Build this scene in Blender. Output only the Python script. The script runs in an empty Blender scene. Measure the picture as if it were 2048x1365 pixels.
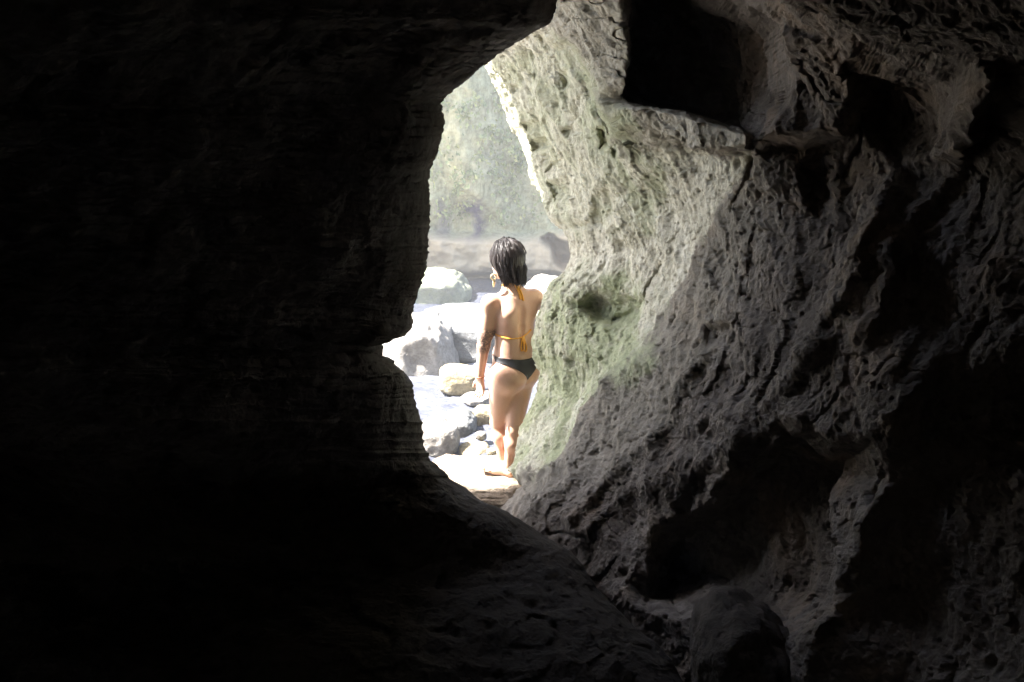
import bpy, math, random
import numpy as np
from mathutils import Vector, Matrix

scene = bpy.context.scene
COL = scene.collection
PI = math.pi
rng = np.random.default_rng(7)

# ------------------------------------------------------------------ camera frame (photograph 2048 x 1365)
F = 1991.0
PITCH = math.radians(11.8)
HAZE = 0.0075
CZ = 2.4
cp, sp = math.cos(PITCH), math.sin(PITCH)


def at(u, v, Y):
    """world point on the sight line through photo pixel (u, v) at world distance Y in front of the camera"""
    u = np.asarray(u, float); v = np.asarray(v, float); Y = np.asarray(Y, float)
    x = (u - 1024.0) / F; y = (682.5 - v) / F
    dx = x; dy = cp + y * sp; dz = -sp + y * cp
    t = Y / dy
    return np.stack(np.broadcast_arrays(dx * t, Y, CZ + dz * t), -1)


# ------------------------------------------------------------------ noise
_T = rng.random((64, 64, 64)).astype(np.float32) * 2 - 1
_J = rng.random((32, 32, 32, 4)).astype(np.float32)


def vnoise(p):
    i = np.floor(p).astype(np.int64); f = p - i
    f = f * f * f * (f * (f * 6 - 15) + 10)
    i0 = i & 63; i1 = (i + 1) & 63
    x0, y0, z0 = i0[..., 0], i0[..., 1], i0[..., 2]
    x1, y1, z1 = i1[..., 0], i1[..., 1], i1[..., 2]
    fx, fy, fz = f[..., 0], f[..., 1], f[..., 2]
    a = _T[x0, y0, z0] * (1 - fx) + _T[x1, y0, z0] * fx
    b = _T[x0, y1, z0] * (1 - fx) + _T[x1, y1, z0] * fx
    c = _T[x0, y0, z1] * (1 - fx) + _T[x1, y0, z1] * fx
    d = _T[x0, y1, z1] * (1 - fx) + _T[x1, y1, z1] * fx
    return (a * (1 - fy) + b * fy) * (1 - fz) + (c * (1 - fy) + d * fy) * fz


_R = Matrix.Rotation(0.7, 3, Vector((0.3, 0.8, 0.52)).normalized())
_RM = np.array(_R)


def fbm(p, freq, octs=4, gain=0.5, ridged=False):
    p = np.asarray(p) * freq
    s = 0; a = 1.0; tot = 0
    for _ in range(octs):
        n = vnoise(p)
        if ridged:
            n = 1 - 2 * np.abs(n)
        s = s + a * n; tot += a; a *= gain
        p = (p @ _RM.T) * 2.03 + 11.7
    return s / tot


def pits(p, freq, lo=0.15, hi=0.45, frac=0.6):
    """1 inside scattered round pits, 0 between them"""
    p = np.asarray(p) * freq
    i = np.floor(p).astype(np.int64); f = p - i
    out = np.zeros(p.shape[:-1], np.float32)
    for a in (-1, 0, 1):
        for b in (-1, 0, 1):
            for c in (-1, 0, 1):
                k = np.array([a, b, c])
                j = _J[(i[..., 0] + a) & 31, (i[..., 1] + b) & 31, (i[..., 2] + c) & 31]
                d = np.sqrt((((k + j[..., :3]) - f) ** 2).sum(-1))
                r = lo + (hi - lo) * ((j[..., 3] * 7.31) % 1.0)
                w = np.clip(1 - d / r, 0, 1)
                w = w * w * (3 - 2 * w) * (j[..., 3] < frac)
                out = np.maximum(out, w)
    return out


def facets(p, freq):
    """broken, chipped facets: a tilted plane per cell"""
    p = np.asarray(p) * freq
    i = np.floor(p).astype(np.int64); f = p - i
    best = np.full(p.shape[:-1], 9.0); out = np.zeros(p.shape[:-1])
    for a in (-1, 0, 1):
        for b in (-1, 0, 1):
            for c in (-1, 0, 1):
                k = np.array([a, b, c])
                j = _J[(i[..., 0] + a) & 31, (i[..., 1] + b) & 31, (i[..., 2] + c) & 31]
                e = f - (k + j[..., :3])
                d = (e ** 2).sum(-1); w = d < best
                val = (e * (np.stack([j[..., 3], (j[..., 3] * 5.7) % 1, (j[..., 3] * 13.3) % 1], -1) - 0.5)).sum(-1) * 2 + ((j[..., 3] * 29.7) % 1 - 0.5) * 0.6
                out = np.where(w, val, out); best = np.where(w, d, best)
    return out


def smooth(x, a, b):
    t = np.clip((x - a) / (b - a), 0, 1)
    return t * t * (3 - 2 * t)


def poly_sd(u, v, pts):
    """signed distance in pixels to a closed outline, positive inside"""
    pts = np.array(pts, float)
    d = np.full(u.shape, 1e9); ins = np.zeros(u.shape, bool)
    n = len(pts)
    for k in range(n):
        ax, ay = pts[k]; bx, by = pts[(k + 1) % n]
        ex, ey = bx - ax, by - ay
        t = np.clip(((u - ax) * ex + (v - ay) * ey) / (ex * ex + ey * ey + 1e-9), 0, 1)
        d = np.minimum(d, np.hypot(u - ax - t * ex, v - ay - t * ey))
        c = ((ay > v) != (by > v)) & (u < ex * (v - ay) / (ey + 1e-12 * (ey == 0)) + ax)
        ins ^= c
    return np.where(ins, d, -d)


def line_d(u, v, pts):
    pts = np.array(pts, float)
    d = np.full(u.shape, 1e9)
    for k in range(len(pts) - 1):
        ax, ay = pts[k]; bx, by = pts[k + 1]
        ex, ey = bx - ax, by - ay
        t = np.clip(((u - ax) * ex + (v - ay) * ey) / (ex * ex + ey * ey + 1e-9), 0, 1)
        d = np.minimum(d, np.hypot(u - ax - t * ex, v - ay - t * ey))
    return d


class TPS:
    """thin plate surface through scattered control points (u, v) -> value"""
    def __init__(self, pts, lam=0.02):
        P = np.array(pts, float)
        self.c = P[:, :2] / 500.0
        n = len(P)
        K = self._k(self.c[:, None] - self.c[None]) + lam * np.eye(n)
        A = np.zeros((n + 3, n + 3)); A[:n, :n] = K
        A[:n, n] = 1; A[:n, n + 1:] = self.c; A[n:, :n] = A[:n, n:].T
        self.w = np.linalg.solve(A, np.concatenate([P[:, 2], [0, 0, 0]]))

    @staticmethod
    def _k(d):
        r2 = (d ** 2).sum(-1)
        return 0.5 * r2 * np.log(r2 + 1e-12)

    def __call__(self, u, v):
        u = np.asarray(u, float); v = np.asarray(v, float)
        q = np.stack([u, v], -1) / 500.0
        n = len(self.c); out = self.w[n] + q @ self.w[n + 1:]
        for k in range(n):
            out = out + self.w[k] * self._k(q - self.c[k])
        return out


# ------------------------------------------------------------------ mesh helpers
def mesh_np(name, verts, quads, mat=None, smooth_shade=True, attrs=None):
    verts = np.ascontiguousarray(verts, np.float32); quads = np.ascontiguousarray(quads, np.int32)
    m = bpy.data.meshes.new(name)
    n, k = quads.shape
    m.vertices.add(len(verts)); m.vertices.foreach_set('co', verts.ravel())
    m.loops.add(n * k); m.loops.foreach_set('vertex_index', quads.ravel())
    m.polygons.add(n)
    m.polygons.foreach_set('loop_start', np.arange(0, n * k, k, dtype=np.int32))
    m.polygons.foreach_set('use_smooth', np.full(n, smooth_shade))
    m.update(calc_edges=True); m.validate()
    for a, val in (attrs or {}).items():
        at_ = m.attributes.new(a, 'FLOAT', 'POINT')
        at_.data.foreach_set('value', np.ascontiguousarray(val, np.float32).ravel())
    if mat:
        m.materials.append(mat)
    return m


def link(name, mesh, parent=None, loc=None):
    o = bpy.data.objects.new(name, mesh); COL.objects.link(o)
    if loc is not None:
        o.location = loc
    if parent is not None:
        o.parent = parent
    return o


def tag(o, label=None, cat=None, group=None, kind=None):
    for k, val in (('label', label), ('category', cat), ('group', group), ('kind', kind)):
        if val:
            o[k] = val
    return o


def grid_quads(nr, nc, flip=False):
    i = np.arange(nr * nc).reshape(nr, nc)
    a, b, c, d = i[:-1, :-1].ravel(), i[:-1, 1:].ravel(), i[1:, 1:].ravel(), i[1:, :-1].ravel()
    return np.stack([a, d, c, b] if flip else [a, b, c, d], -1)


def grid_normals(P):
    du = np.gradient(P, axis=1); dv = np.gradient(P, axis=0)
    n = np.cross(du, dv)
    return n / (np.linalg.norm(n, axis=-1, keepdims=True) + 1e-9)


# ------------------------------------------------------------------ materials
def new_mat(name):
    m = bpy.data.materials.new(name); m.use_nodes = True
    nt = m.node_tree; nt.nodes.clear()
    out = nt.nodes.new('ShaderNodeOutputMaterial'); b = nt.nodes.new('ShaderNodeBsdfPrincipled')
    nt.links.new(b.outputs[0], out.inputs[0])
    return m, nt, b


def N(nt, t, **kw):
    n = nt.nodes.new(t)
    for k, val in kw.items():
        setattr(n, k, val)
    return n


def noise(nt, vec, scale, detail=6, rough=0.6, dist=0.0):
    n = N(nt, 'ShaderNodeTexNoise')
    n.inputs['Scale'].default_value = scale; n.inputs['Detail'].default_value = detail
    n.inputs['Roughness'].default_value = rough; n.inputs['Distortion'].default_value = dist
    nt.links.new(vec, n.inputs['Vector'])
    return n.outputs['Fac']


def ramp(nt, fac, stops):
    r = N(nt, 'ShaderNodeValToRGB')
    el = r.color_ramp.elements
    while len(el) < len(stops):
        el.new(0.5)
    for e, (p, c) in zip(el, stops):
        e.position = p; e.color = (*c, 1) if len(c) == 3 else c
    nt.links.new(fac, r.inputs[0])
    return r.outputs[0]


def mix(nt, fac, a, b, blend='MIX'):
    n = N(nt, 'ShaderNodeMix', data_type='RGBA', blend_type=blend)
    for sock, val in ((n.inputs[0], fac), (n.inputs[6], a), (n.inputs[7], b)):
        if isinstance(val, (int, float)):
            sock.default_value = val
        elif isinstance(val, tuple):
            sock.default_value = (*val, 1)
        else:
            nt.links.new(val, sock)
    return n.outputs[2]


def math_(nt, op, a, b=0.0, clamp=False):
    n = N(nt, 'ShaderNodeMath', operation=op, use_clamp=clamp)
    for sock, val in zip(n.inputs, (a, b)):
        if isinstance(val, (int, float)):
            sock.default_value = val
        else:
            nt.links.new(val, sock)
    return n.outputs[0]


def attr(nt, name):
    n = N(nt, 'ShaderNodeAttribute', attribute_name=name)
    return n.outputs['Fac']


def rock_mat(name, dark, mid, light, moss=None, ochre=None, scale=1.0, bump=0.5, rough=0.9, pit=True, pale=False, floor_shade=False, wet=False, stretch=None, coord='Object', bdist=0.03, och=(0.52, 0.7)):
    m, nt, b = new_mat(name)
    tc = N(nt, 'ShaderNodeTexCoord')
    vec = tc.outputs[coord]
    if stretch:
        mp = N(nt, 'ShaderNodeMapping'); mp.inputs['Scale'].default_value = stretch
        mp.inputs['Rotation'].default_value = (0, 0.5, 0.3)
        nt.links.new(vec, mp.inputs[0]); svec = mp.outputs[0]
    else:
        svec = vec
    c = ramp(nt, noise(nt, svec, 2.6 * scale, 9, 0.68, 0.4), [(0.3, dark), (0.5, mid), (0.7, light)])
    c = mix(nt, 0.75, c, ramp(nt, noise(nt, vec, 22 * scale, 6, 0.7), [(0.32, (0.42, 0.40, 0.38)), (0.56, (1, 1, 1))]), 'MULTIPLY')
    if ochre:
        c = mix(nt, ramp(nt, noise(nt, svec, 1.7 * scale, 5, 0.6, 0.8), [(och[0], (0, 0, 0)), (och[1], (0.8, 0.8, 0.8))]), c, ochre)
    if pale:     # bleached, lichen grey rock skin; also paints in brighter light near the open air
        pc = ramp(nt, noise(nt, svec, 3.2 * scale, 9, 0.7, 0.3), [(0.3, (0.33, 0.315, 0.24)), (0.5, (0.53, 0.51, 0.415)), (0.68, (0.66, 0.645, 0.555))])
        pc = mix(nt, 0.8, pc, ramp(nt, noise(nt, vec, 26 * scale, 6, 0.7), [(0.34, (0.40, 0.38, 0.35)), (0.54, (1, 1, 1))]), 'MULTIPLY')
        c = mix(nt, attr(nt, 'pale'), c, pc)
    if floor_shade:     # shade painted into the colour of the low, sloping rock
        c = mix(nt, attr(nt, 'floor_shade'), c, mix(nt, noise(nt, vec, 6, 6, 0.65), (0.022, 0.017, 0.013), (0.05, 0.039, 0.031)))
    if moss:
        mf = math_(nt, 'MULTIPLY', attr(nt, 'moss'), ramp(nt, noise(nt, vec, 9 * scale, 7, 0.7), [(0.32, (0.3,) * 3), (0.5, (1,) * 3)]), True)
        mc = mix(nt, noise(nt, vec, 30 * scale, 4), tuple(0.55 * x for x in moss), tuple(1.4 * x for x in moss))
        c = mix(nt, mf, c, mc)
    if wet:      # dark wet band along the waterline
        c = mix(nt, attr(nt, 'wet'), c, mix(nt, 1.0, c, (0.42, 0.42, 0.40), 'MULTIPLY'))
    nt.links.new(c, b.inputs['Base Color'])
    b.inputs['Roughness'].default_value = rough
    b.inputs['Specular IOR Level'].default_value = 0.25
    h = noise(nt, svec, 14 * scale, 10, 0.72)
    if pit:
        vo = N(nt, 'ShaderNodeTexVoronoi', feature='F1'); vo.inputs['Scale'].default_value = 34 * scale
        vo.inputs['Randomness'].default_value = 1
        nt.links.new(vec, vo.inputs['Vector'])
        pr = ramp(nt, vo.outputs['Distance'], [(0.08, (0,) * 3), (0.42, (1,) * 3)])
        gate = ramp(nt, noise(nt, vec, 11 * scale, 3), [(0.42, (0,) * 3), (0.62, (1,) * 3)])
        h = math_(nt, 'ADD', h, math_(nt, 'MULTIPLY', math_(nt, 'MULTIPLY', pr, 0.5), gate))
    h = math_(nt, 'ADD', h, math_(nt, 'MULTIPLY', noise(nt, vec, 90 * scale, 5, 0.7), 0.25))
    bp = N(nt, 'ShaderNodeBump'); bp.inputs['Strength'].default_value = bump; bp.inputs['Distance'].default_value = bdist
    nt.links.new(h, bp.inputs['Height']); nt.links.new(bp.outputs[0], b.inputs['Normal'])
    return m


def plain_mat(name, color, rough=0.5, spec=0.5, metal=0.0, vary=0.15, vscale=60):
    m, nt, b = new_mat(name)
    tc = N(nt, 'ShaderNodeTexCoord')
    c = mix(nt, noise(nt, tc.outputs['Object'], vscale, 4), tuple(x * (1 - vary) for x in color), tuple(min(1, x * (1 + vary)) for x in color))
    nt.links.new(c, b.inputs['Base Color'])
    b.inputs['Roughness'].default_value = rough; b.inputs['Specular IOR Level'].default_value = spec; b.inputs['Metallic'].default_value = metal
    return m


M_WALL = rock_mat('limestone_inner', (0.070, 0.058, 0.048), (0.126, 0.108, 0.093), (0.19, 0.168, 0.149), moss=(0.30, 0.325, 0.205), pale=True, ochre=(0.25, 0.19, 0.14), bump=0.9, bdist=0.013, stretch=(1.15, 1.15, 0.95))
M_DARK = rock_mat('limestone_shade', (0.165, 0.158, 0.155), (0.25, 0.24, 0.236), (0.34, 0.326, 0.32), ochre=(0.22, 0.2, 0.18), floor_shade=True, bump=0.7)
M_CLIFF = rock_mat('mossy_cliff', (0.25, 0.255, 0.15), (0.38, 0.385, 0.25), (0.50, 0.49, 0.36), moss=(0.09, 0.075, 0.13), ochre=(0.43, 0.39, 0.24), scale=0.42, bump=0.6, pit=False, och=(0.5, 0.74), stretch=(1.2, 1.0, 0.7))
M_CLIFF_BASE = rock_mat('bare_cliff', (0.30, 0.26, 0.20), (0.45, 0.40, 0.32), (0.55, 0.52, 0.45), scale=0.5, bump=0.5, pit=False)
M_PALE = rock_mat('pale_boulder', (0.13, 0.122, 0.11), (0.215, 0.203, 0.185), (0.30, 0.288, 0.27), scale=1.2, bump=0.45, wet=True)
M_FLOOR = rock_mat('dark_floor_rock', (0.045, 0.036, 0.03), (0.07, 0.058, 0.049), (0.1, 0.086, 0.074), bump=0.6)  # darker brown rock for the cave floor and its boulder
M_BANK = rock_mat('bleached_shingle', (0.36, 0.34, 0.30), (0.5, 0.48, 0.44), (0.6, 0.58, 0.54), scale=1.5, bump=0.5)
M_YEL = rock_mat('yellow_boulder', (0.17, 0.14, 0.085), (0.26, 0.22, 0.14), (0.33, 0.29, 0.2), scale=1.6, bump=0.4, wet=True)
M_GREY = rock_mat('grey_boulder', (0.075, 0.08, 0.08), (0.13, 0.135, 0.135), (0.2, 0.2, 0.195), scale=1.2, bump=0.45, moss=(0.22, 0.24, 0.15), wet=True)
M_LEDGE = rock_mat('ledge_rock', (0.18, 0.14, 0.10), (0.27, 0.215, 0.16), (0.34, 0.29, 0.23), scale=1.3, bump=0.5)


# ------------------------------------------------------------------ sky, sun, camera
SUN_EL, SUN_BACK = math.radians(53), math.radians(4)     # the sun stands high on the left, a little beyond the woman
w = bpy.data.worlds.new("World"); scene.world = w; w.use_nodes = True
nt = w.node_tree
sky = nt.nodes.new('ShaderNodeTexSky'); sky.sky_type = 'NISHITA'; sky.sun_disc = False
sd = Vector((-math.cos(SUN_EL) * math.cos(SUN_BACK), math.cos(SUN_EL) * math.sin(SUN_BACK), math.sin(SUN_EL)))
sky.dust_density = 2.0; sky.ozone_density = 0.5; sky.air_density = 0.9
sky.sun_elevation = SUN_EL
sky.sun_rotation = math.atan2(sd.x, sd.y)
bg = nt.nodes['Background']; bg.inputs[1].default_value = 0.085
nt.links.new(sky.outputs[0], bg.inputs[0])
sl = bpy.data.lights.new('sun', 'SUN'); sl.energy = 4.6; sl.angle = math.radians(0.5); sl.color = (1.0, 0.95, 0.89)
so = bpy.data.objects.new('sun', sl); COL.objects.link(so)
so.rotation_euler = sd.to_track_quat('Z', 'Y').to_euler(); so.location = (-4, 8, 12)

cam = bpy.data.cameras.new('camera'); co = bpy.data.objects.new('camera', cam); COL.objects.link(co)
co.location = (0, 0, CZ); co.rotation_euler = (PI / 2 - PITCH, 0, 0)
cam.sensor_width = 36; cam.lens = F / 2048 * 36; cam.clip_start = 0.02; cam.clip_end = 2000
scene.camera = co
scene.view_settings.view_transform = 'Standard'; scene.view_settings.look = 'None'
scene.view_settings.exposure = 3.5; scene.view_settings.gamma = 1
scene.cycles.max_bounces = 10; scene.cycles.diffuse_bounces = 8; scene.cycles.sample_clamp_indirect = 8
scene.cycles.use_denoising = True
scene.cycles.caustics_reflective = False; scene.cycles.caustics_refractive = False

# ================================================================== RIGHT CAVE WALL
SIL_R = np.array([(-1200, 900), (-420, 900), (-100, 930), (60, 945), (135, 960), (165, 968), (240, 1000), (300, 1035), (340, 1060), (400, 1084), (430, 1094), (447, 1118), (462, 1130),
                  (500, 1134), (535, 1133), (560, 1118), (585, 1100), (612, 1086), (635, 1071), (660, 1070), (700, 1074), (740, 1085), (775, 1079), (830, 1061), (870, 1046),
                  (900, 1038), (925, 1028), (942, 1017), (952, 1035), (962, 1052), (985, 1050), (1005, 1032), (1022, 1008), (1040, 985), (1100, 960), (1300, 940), (1700, 940), (2400, 940)], float)
CTRL_R = [
    (900, -420, 4.6), (930, -100, 5.5), (960, 130, 6.7), (1000, 240, 6.65), (1060, 340, 6.5), (1094, 430, 6.35), (1132, 460, 6.0), (1134, 535, 6.1),
    (1050, 180, 6.15), (1130, 300, 5.85), (1180, 420, 5.6), (1100, 100, 5.8),
    (1130, 30, 5.05), (1200, 100, 4.85), (1235, 180, 4.8), (1400, 130, 4.35), (1220, 240, 4.95), (1350, 260, 4.5), (1480, 285, 4.15),
    (1600, 150, 3.85), (1650, 250, 3.8), (1800, 200, 3.35), (1950, 220, 2.9),
    (1700, 60, 3.05), (1900, 60, 2.55), (2048, 100, 2.35), (1600, 0, 3.25), (1500, -50, 3.5), (2048, -100, 1.9), (1300, -150, 3.9), (1600, -300, 2.2), (2100, -400, 1.4), (1200, -420, 3.0),
    (1150, 500, 5.95), (1250, 400, 5.3), (1250, 550, 5.55), (1350, 450, 4.9), (1400, 600, 4.5), (1500, 400, 4.15), (1500, 600, 4.1), (1600, 450, 3.8), (1600, 700, 3.65),
    (1700, 500, 3.45), (1700, 700, 3.3), (1850, 500, 3.0), (1850, 800, 2.8), (2048, 500, 2.62), (2048, 800, 2.42),
    (1071, 640, 6.15), (1085, 745, 6.15), (1150, 600, 5.85), (1180, 680, 5.7), (1250, 640, 5.6), (1150, 800, 5.7), (1100, 860, 5.8), (1046, 870, 6.1), (1015, 945, 5.95),
    (1300, 760, 4.95), (1200, 830, 5.25), (1150, 930, 5.2), (1080, 1000, 5.2), (1300, 900, 4.6), (1400, 800, 4.35), (1250, 1000, 4.75), (1350, 1050, 4.35), (1150, 1060, 4.9), (1090, 1085, 4.9),
    (1250, 1200, 4.3), (1400, 1000, 4.1), (1500, 900, 3.8), (1300, 1250, 4.05), (1400, 1365, 3.75), (1550, 1050, 3.5), (1700, 1200, 3.1), (1700, 900, 3.2), (2048, 1365, 2.15),
    (1800, 1365, 2.6), (1500, 1365, 3.35), (1900, 1100, 2.55), (1000, 1100, 5.1), (960, 1300, 4.9),
    (2600, 500, 2.0), (2600, 1000, 1.85), (2600, 0, 1.75), (3500, 700, 1.5), (3500, 0, 1.4), (3500, 1365, 1.3), (2600, 1600, 1.9), (1600, 1700, 2.8), (1300, 1800, 3.0), (1000, 1600, 4.2)]

CARVE_R = [  # outline, extra depth, soft edge in pixels
    ([(1254, -90), (1264, 60), (1256, 150), (1262, 190), (1330, 212), (1420, 236), (1500, 268), (1540, 200), (1552, 60), (1500, 20), (1400, -20), (1380, -90)], 0.5, 18),
    ([(1720, 135), (1800, 150), (1890, 160), (1880, 280), (1780, 288), (1728, 250)], 0.17, 34),
    ([(1592, 335), (1640, 312), (1652, 395), (1610, 420), (1594, 400)], 0.12, 20),
    ([(1662, 345), (1730, 330), (1740, 400), (1680, 470)], 0.1, 34),
    ([(1570, 885), (1640, 900), (1740, 905), (1750, 950), (1700, 1050), (1645, 1205), (1570, 1250), (1490, 1205), (1430, 1195), (1350, 1205), (1300, 1190), (1345, 1090), (1400, 1035), (1450, 1000), (1500, 930)], 0.46, 46),
    ([(1398, 952), (1420, 945), (1415, 978), (1378, 1020), (1362, 1010)], 0.12, 14),
    ([(1800, 960), (1900, 850), (2120, 740), (2160, 1450), (1730, 1450), (1760, 1200)], 0.3, 110), ([(1800, 330), (1900, 290), (2300, 200), (2300, 1000), (1880, 820), (1790, 620)], 0.24, 90),
    ([(1175, 390), (1215, 372), (1235, 400), (1190, 455), (1165, 440)], 0.1, 16),
    ([(1165, 610), (1200, 585), (1270, 600), (1275, 640), (1235, 655), (1190, 635)], 0.13, 14),
    ([(1062, 280), (1085, 278), (1090, 300), (1068, 304)], 0.12, 7), ([(1100, 365), (1125, 362), (1130, 388), (1106, 392)], 0.13, 8), ([(1040, 245), (1062, 240), (1066, 258), (1046, 262)], 0.09, 7), ([(1128, 262), (1142, 258), (1146, 274), (1130, 278)], 0.09, 6), ([(1096, 332), (1118, 330), (1116, 346), (1098, 348)], 0.08, 6),
    ([(1115, 150), (1135, 148), (1138, 172), (1120, 176)], 0.08, 8), ([(1020, 168), (1034, 164), (1036, 182), (1022, 184)], 0.07, 6), ([(1188, 268), (1206, 262), (1212, 296), (1194, 300)], 0.1, 8),
    ([(1210, 285), (1225, 270), (1245, 300), (1225, 315)], 0.08, 8),
    ([(1395, 655), (1450, 650), (1445, 690), (1400, 688)], 0.07, 12),
]
RAISE_R = [
    ([(1195, 205), (1262, 215), (1420, 240), (1496, 268), (1484, 302), (1370, 308), (1300, 288), (1235, 262)], -0.28, 12),
    ([(1100, 20), (1130, -90), (1230, -90), (1256, 20), (1262, 110), (1256, 190), (1205, 200), (1185, 150), (1130, 70)], -0.3, 26),
    ([(1150, 540), (1280, 520), (1290, 590), (1190, 580), (1150, 610), (1110, 590)], -0.1, 30),
    ([(1545, 30), (1620, 55), (1720, 120), (1860, 150), (1990, 125), (2200, 100), (2200, -500), (1480, -500)], -0.32, 22),
    ([(1560, 60), (1700, 110), (1710, 200), (1660, 275), (1520, 285), (1545, 200)], -0.22, 22),
    ([(1930, 150), (1960, 170), (1925, 320), (1860, 310), (1880, 260)], -0.2, 18),
]
CRACKS_R = [([(1556, 40), (1551, 120), (1549, 210), (1520, 258), (1492, 302), (1482, 360), (1452, 420)], 6, 0.09), ([(1500, 272), (1560, 262), (1612, 275)], 5, 0.025),
            ([(1400, 452), (1385, 480), (1345, 512), (1320, 540), (1300, 600), (1272, 622), (1240, 640)], 5, 0.07), ([(1085, 20), (1112, 62), (1152, 108), (1182, 160), (1192, 205), (1225, 255), (1250, 292)], 9, 0.13),
            ([(1290, 600), (1283, 660), (1300, 720)], 5, 0.05), ([(1100, 440), (1140, 455), (1200, 452)], 5, 0.05), ([(1060, 1075), (1120, 1070), (1170, 1082)], 5, 0.06),
            ([(1015, 960), (1060, 948), (1100, 925)], 4, 0.04), ([(1600, 130), (1640, 200), (1690, 215)], 4, 0.05), ([(1700, 230), (1705, 300), (1690, 360)], 4, 0.06)]

v_in = np.linspace(-30, 1395, 800)
vr = np.concatenate([np.linspace(-1150, -40, 90), v_in, np.linspace(1405, 2300, 70)])
us = np.interp(vr, SIL_R[:, 0], SIL_R[:, 1])
jit = fbm(np.stack([vr * 0.02, vr * 0 + 3.3, vr * 0], -1), 1.0, 4)
us = us + jit * 9
NA, NB = 620, 80
ta = np.linspace(0, 1, NA) ** 1.15
UA = us[:, None] + (2070 - us[:, None]) * ta[None]
UB = 2070 + (4600 - 2070) * (np.linspace(0, 1, NB + 1)[1:] ** 1.6)
U = np.concatenate([UA, np.repeat(UB[None], len(vr), 0)], 1)
V = np.repeat(vr[:, None], U.shape[1], 1)
tpsR = TPS(CTRL_R)
Vc = np.clip(V, -420, 1750)
D = tpsR(U, Vc)
D = np.maximum(D, 0.55)
# warp the feature lines a little so no outline is clean
wn = np.stack([U * 0.012, V * 0.012, U * 0], -1)
Uw = U + 16 * fbm(wn, 1.0, 4); Vw = V + 16 * fbm(wn + 40, 1.0, 4)
D0 = D.copy()
for pts, dep, soft in RAISE_R + CARVE_R:
    D = D + dep * smooth(poly_sd(Uw, Vw, pts), -soft, soft)
for pts, wd, dep in CRACKS_R:
    wv = 0.5 + 0.5 * smooth(fbm(np.stack([U * 0.012, V * 0.012, U * 0 + wd], -1), 1.0, 3), -0.25, 0.25)
    D = D + 0.7 * dep * wv * np.exp(-(line_d(Uw + 14 * (wv - 0.5), Vw, pts) / (wd * (0.4 + 0.9 * wv))) ** 2)
lip2 = [(1310, 690), (1240, 742), (1180, 772), (1150, 830), (1140, 890), (1065, 955), (1010, 1030)]
big = smooth(poly_sd(Uw, Vw, [(1492, 300)] + lip2 + [(1100, 1140), (1400, 1300), (2600, 1700), (2600, 300)]), -22, 22)
D = D - 0.24 * big * np.exp(-line_d(Uw, Vw, lip2) / 220)
# folds that run down the wall from the upper right toward the foot of the opening
fold = np.stack([(U * 0.80 + V * 0.60) / 95.0, (-U * 0.60 + V * 0.80) / 420.0, U * 0 + 1.7], -1)
D = D + 0.05 * fbm(fold, 1.0, 4, 0.55) * smooth(U, 1120, 1330) * smooth(-V, -1330, -1150) * smooth(V, 330, 480)
for pts, wd, am in (([(1640, 690), (1560, 780), (1480, 850), (1390, 925), (1270, 990), (1160, 1070)], 26, 0.05), ([(1380, 720), (1330, 830), (1250, 935), (1140, 1040)], 18, 0.06), ([(1590, 860), (1470, 985), (1360, 1085), (1290, 1195)], 22, 0.06),
                    ([(1750, 420), (1690, 560), (1600, 700)], 22, 0.07), ([(1700, 1000), (1680, 1120), (1640, 1230), (1600, 1360)], 26, 0.07), ([(1960, 150), (1900, 330), (1800, 480), (1730, 660)], 24, 0.05), ([(1180, 860), (1140, 960), (1070, 1030)], 16, 0.05)):
    dd_ = line_d(Uw, Vw, pts)
    D = D - am * np.exp(-(dd_ / wd) ** 2) - 0.5 * am * np.exp(-(dd_ / (3 * wd)) ** 2)
# wavy bedding cracks in the hanging rib and a net of cracks in the one beside the dark recess
q_ = np.stack([U * 0.011, V * 0.05 + 1.2 * vnoise(np.stack([U * 0.02, V * 0.01, U * 0], -1)), U * 0 + 2.2], -1)
D = D + 0.04 * np.exp(-(vnoise(q_) / 0.07) ** 2) * smooth(poly_sd(Uw, Vw, [(1100, 20), (1130, -90), (1230, -90), (1256, 20), (1262, 110), (1256, 190), (1205, 200), (1185, 150), (1130, 70)]), -5, 20)
q_ = np.stack([U * 0.018, V * 0.026, U * 0 + 6.2], -1) + 0.4 * fbm(np.stack([U * 0.02, V * 0.02, U * 0], -1), 1.0, 3)[..., None]
D = D + 0.022 * smooth(fbm(np.stack([U * 0.01, V * 0.01, U * 0 + 4], -1), 1.0, 3), -0.2, 0.3) * np.exp(-(vnoise(q_) / 0.05) ** 2) * smooth(poly_sd(Uw, Vw, [(1560, 50), (1700, 110), (1720, 200), (1665, 290), (1700, 500), (1640, 560), (1520, 480), (1490, 300)]), -20, 40)
# the long corner where the wall turns from the mouth into the cave
cr = [(1492, 300), (1440, 400), (1380, 500), (1310, 640), (1296, 700)]
dl = line_d(Uw, Vw, cr)
side = Uw - np.interp(Vw, [p[1] for p in cr], [p[0] for p in cr])
D = D - 0.2 * np.where(side > 0, np.exp(-dl / 150), np.exp(-dl / 60))
# round the outer lip
x = np.clip((U - us[:, None]) / 70.0, 0, 1)
D = D + 0.22 * (1 - np.sqrt(1 - (1 - x) ** 2 * 0.98))
PW = at(U, Vc, D)
# beyond the top and bottom of the mapped band: carry on upward and down
ext_up = np.clip(-420 - V, 0, None); ext_dn = np.clip(V - 1750, 0, None)
PW[..., 2] += ext_up * 0.0035; PW[..., 1] -= ext_up * 0.0004
PW[..., 2] -= ext_dn * 0.002
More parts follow.
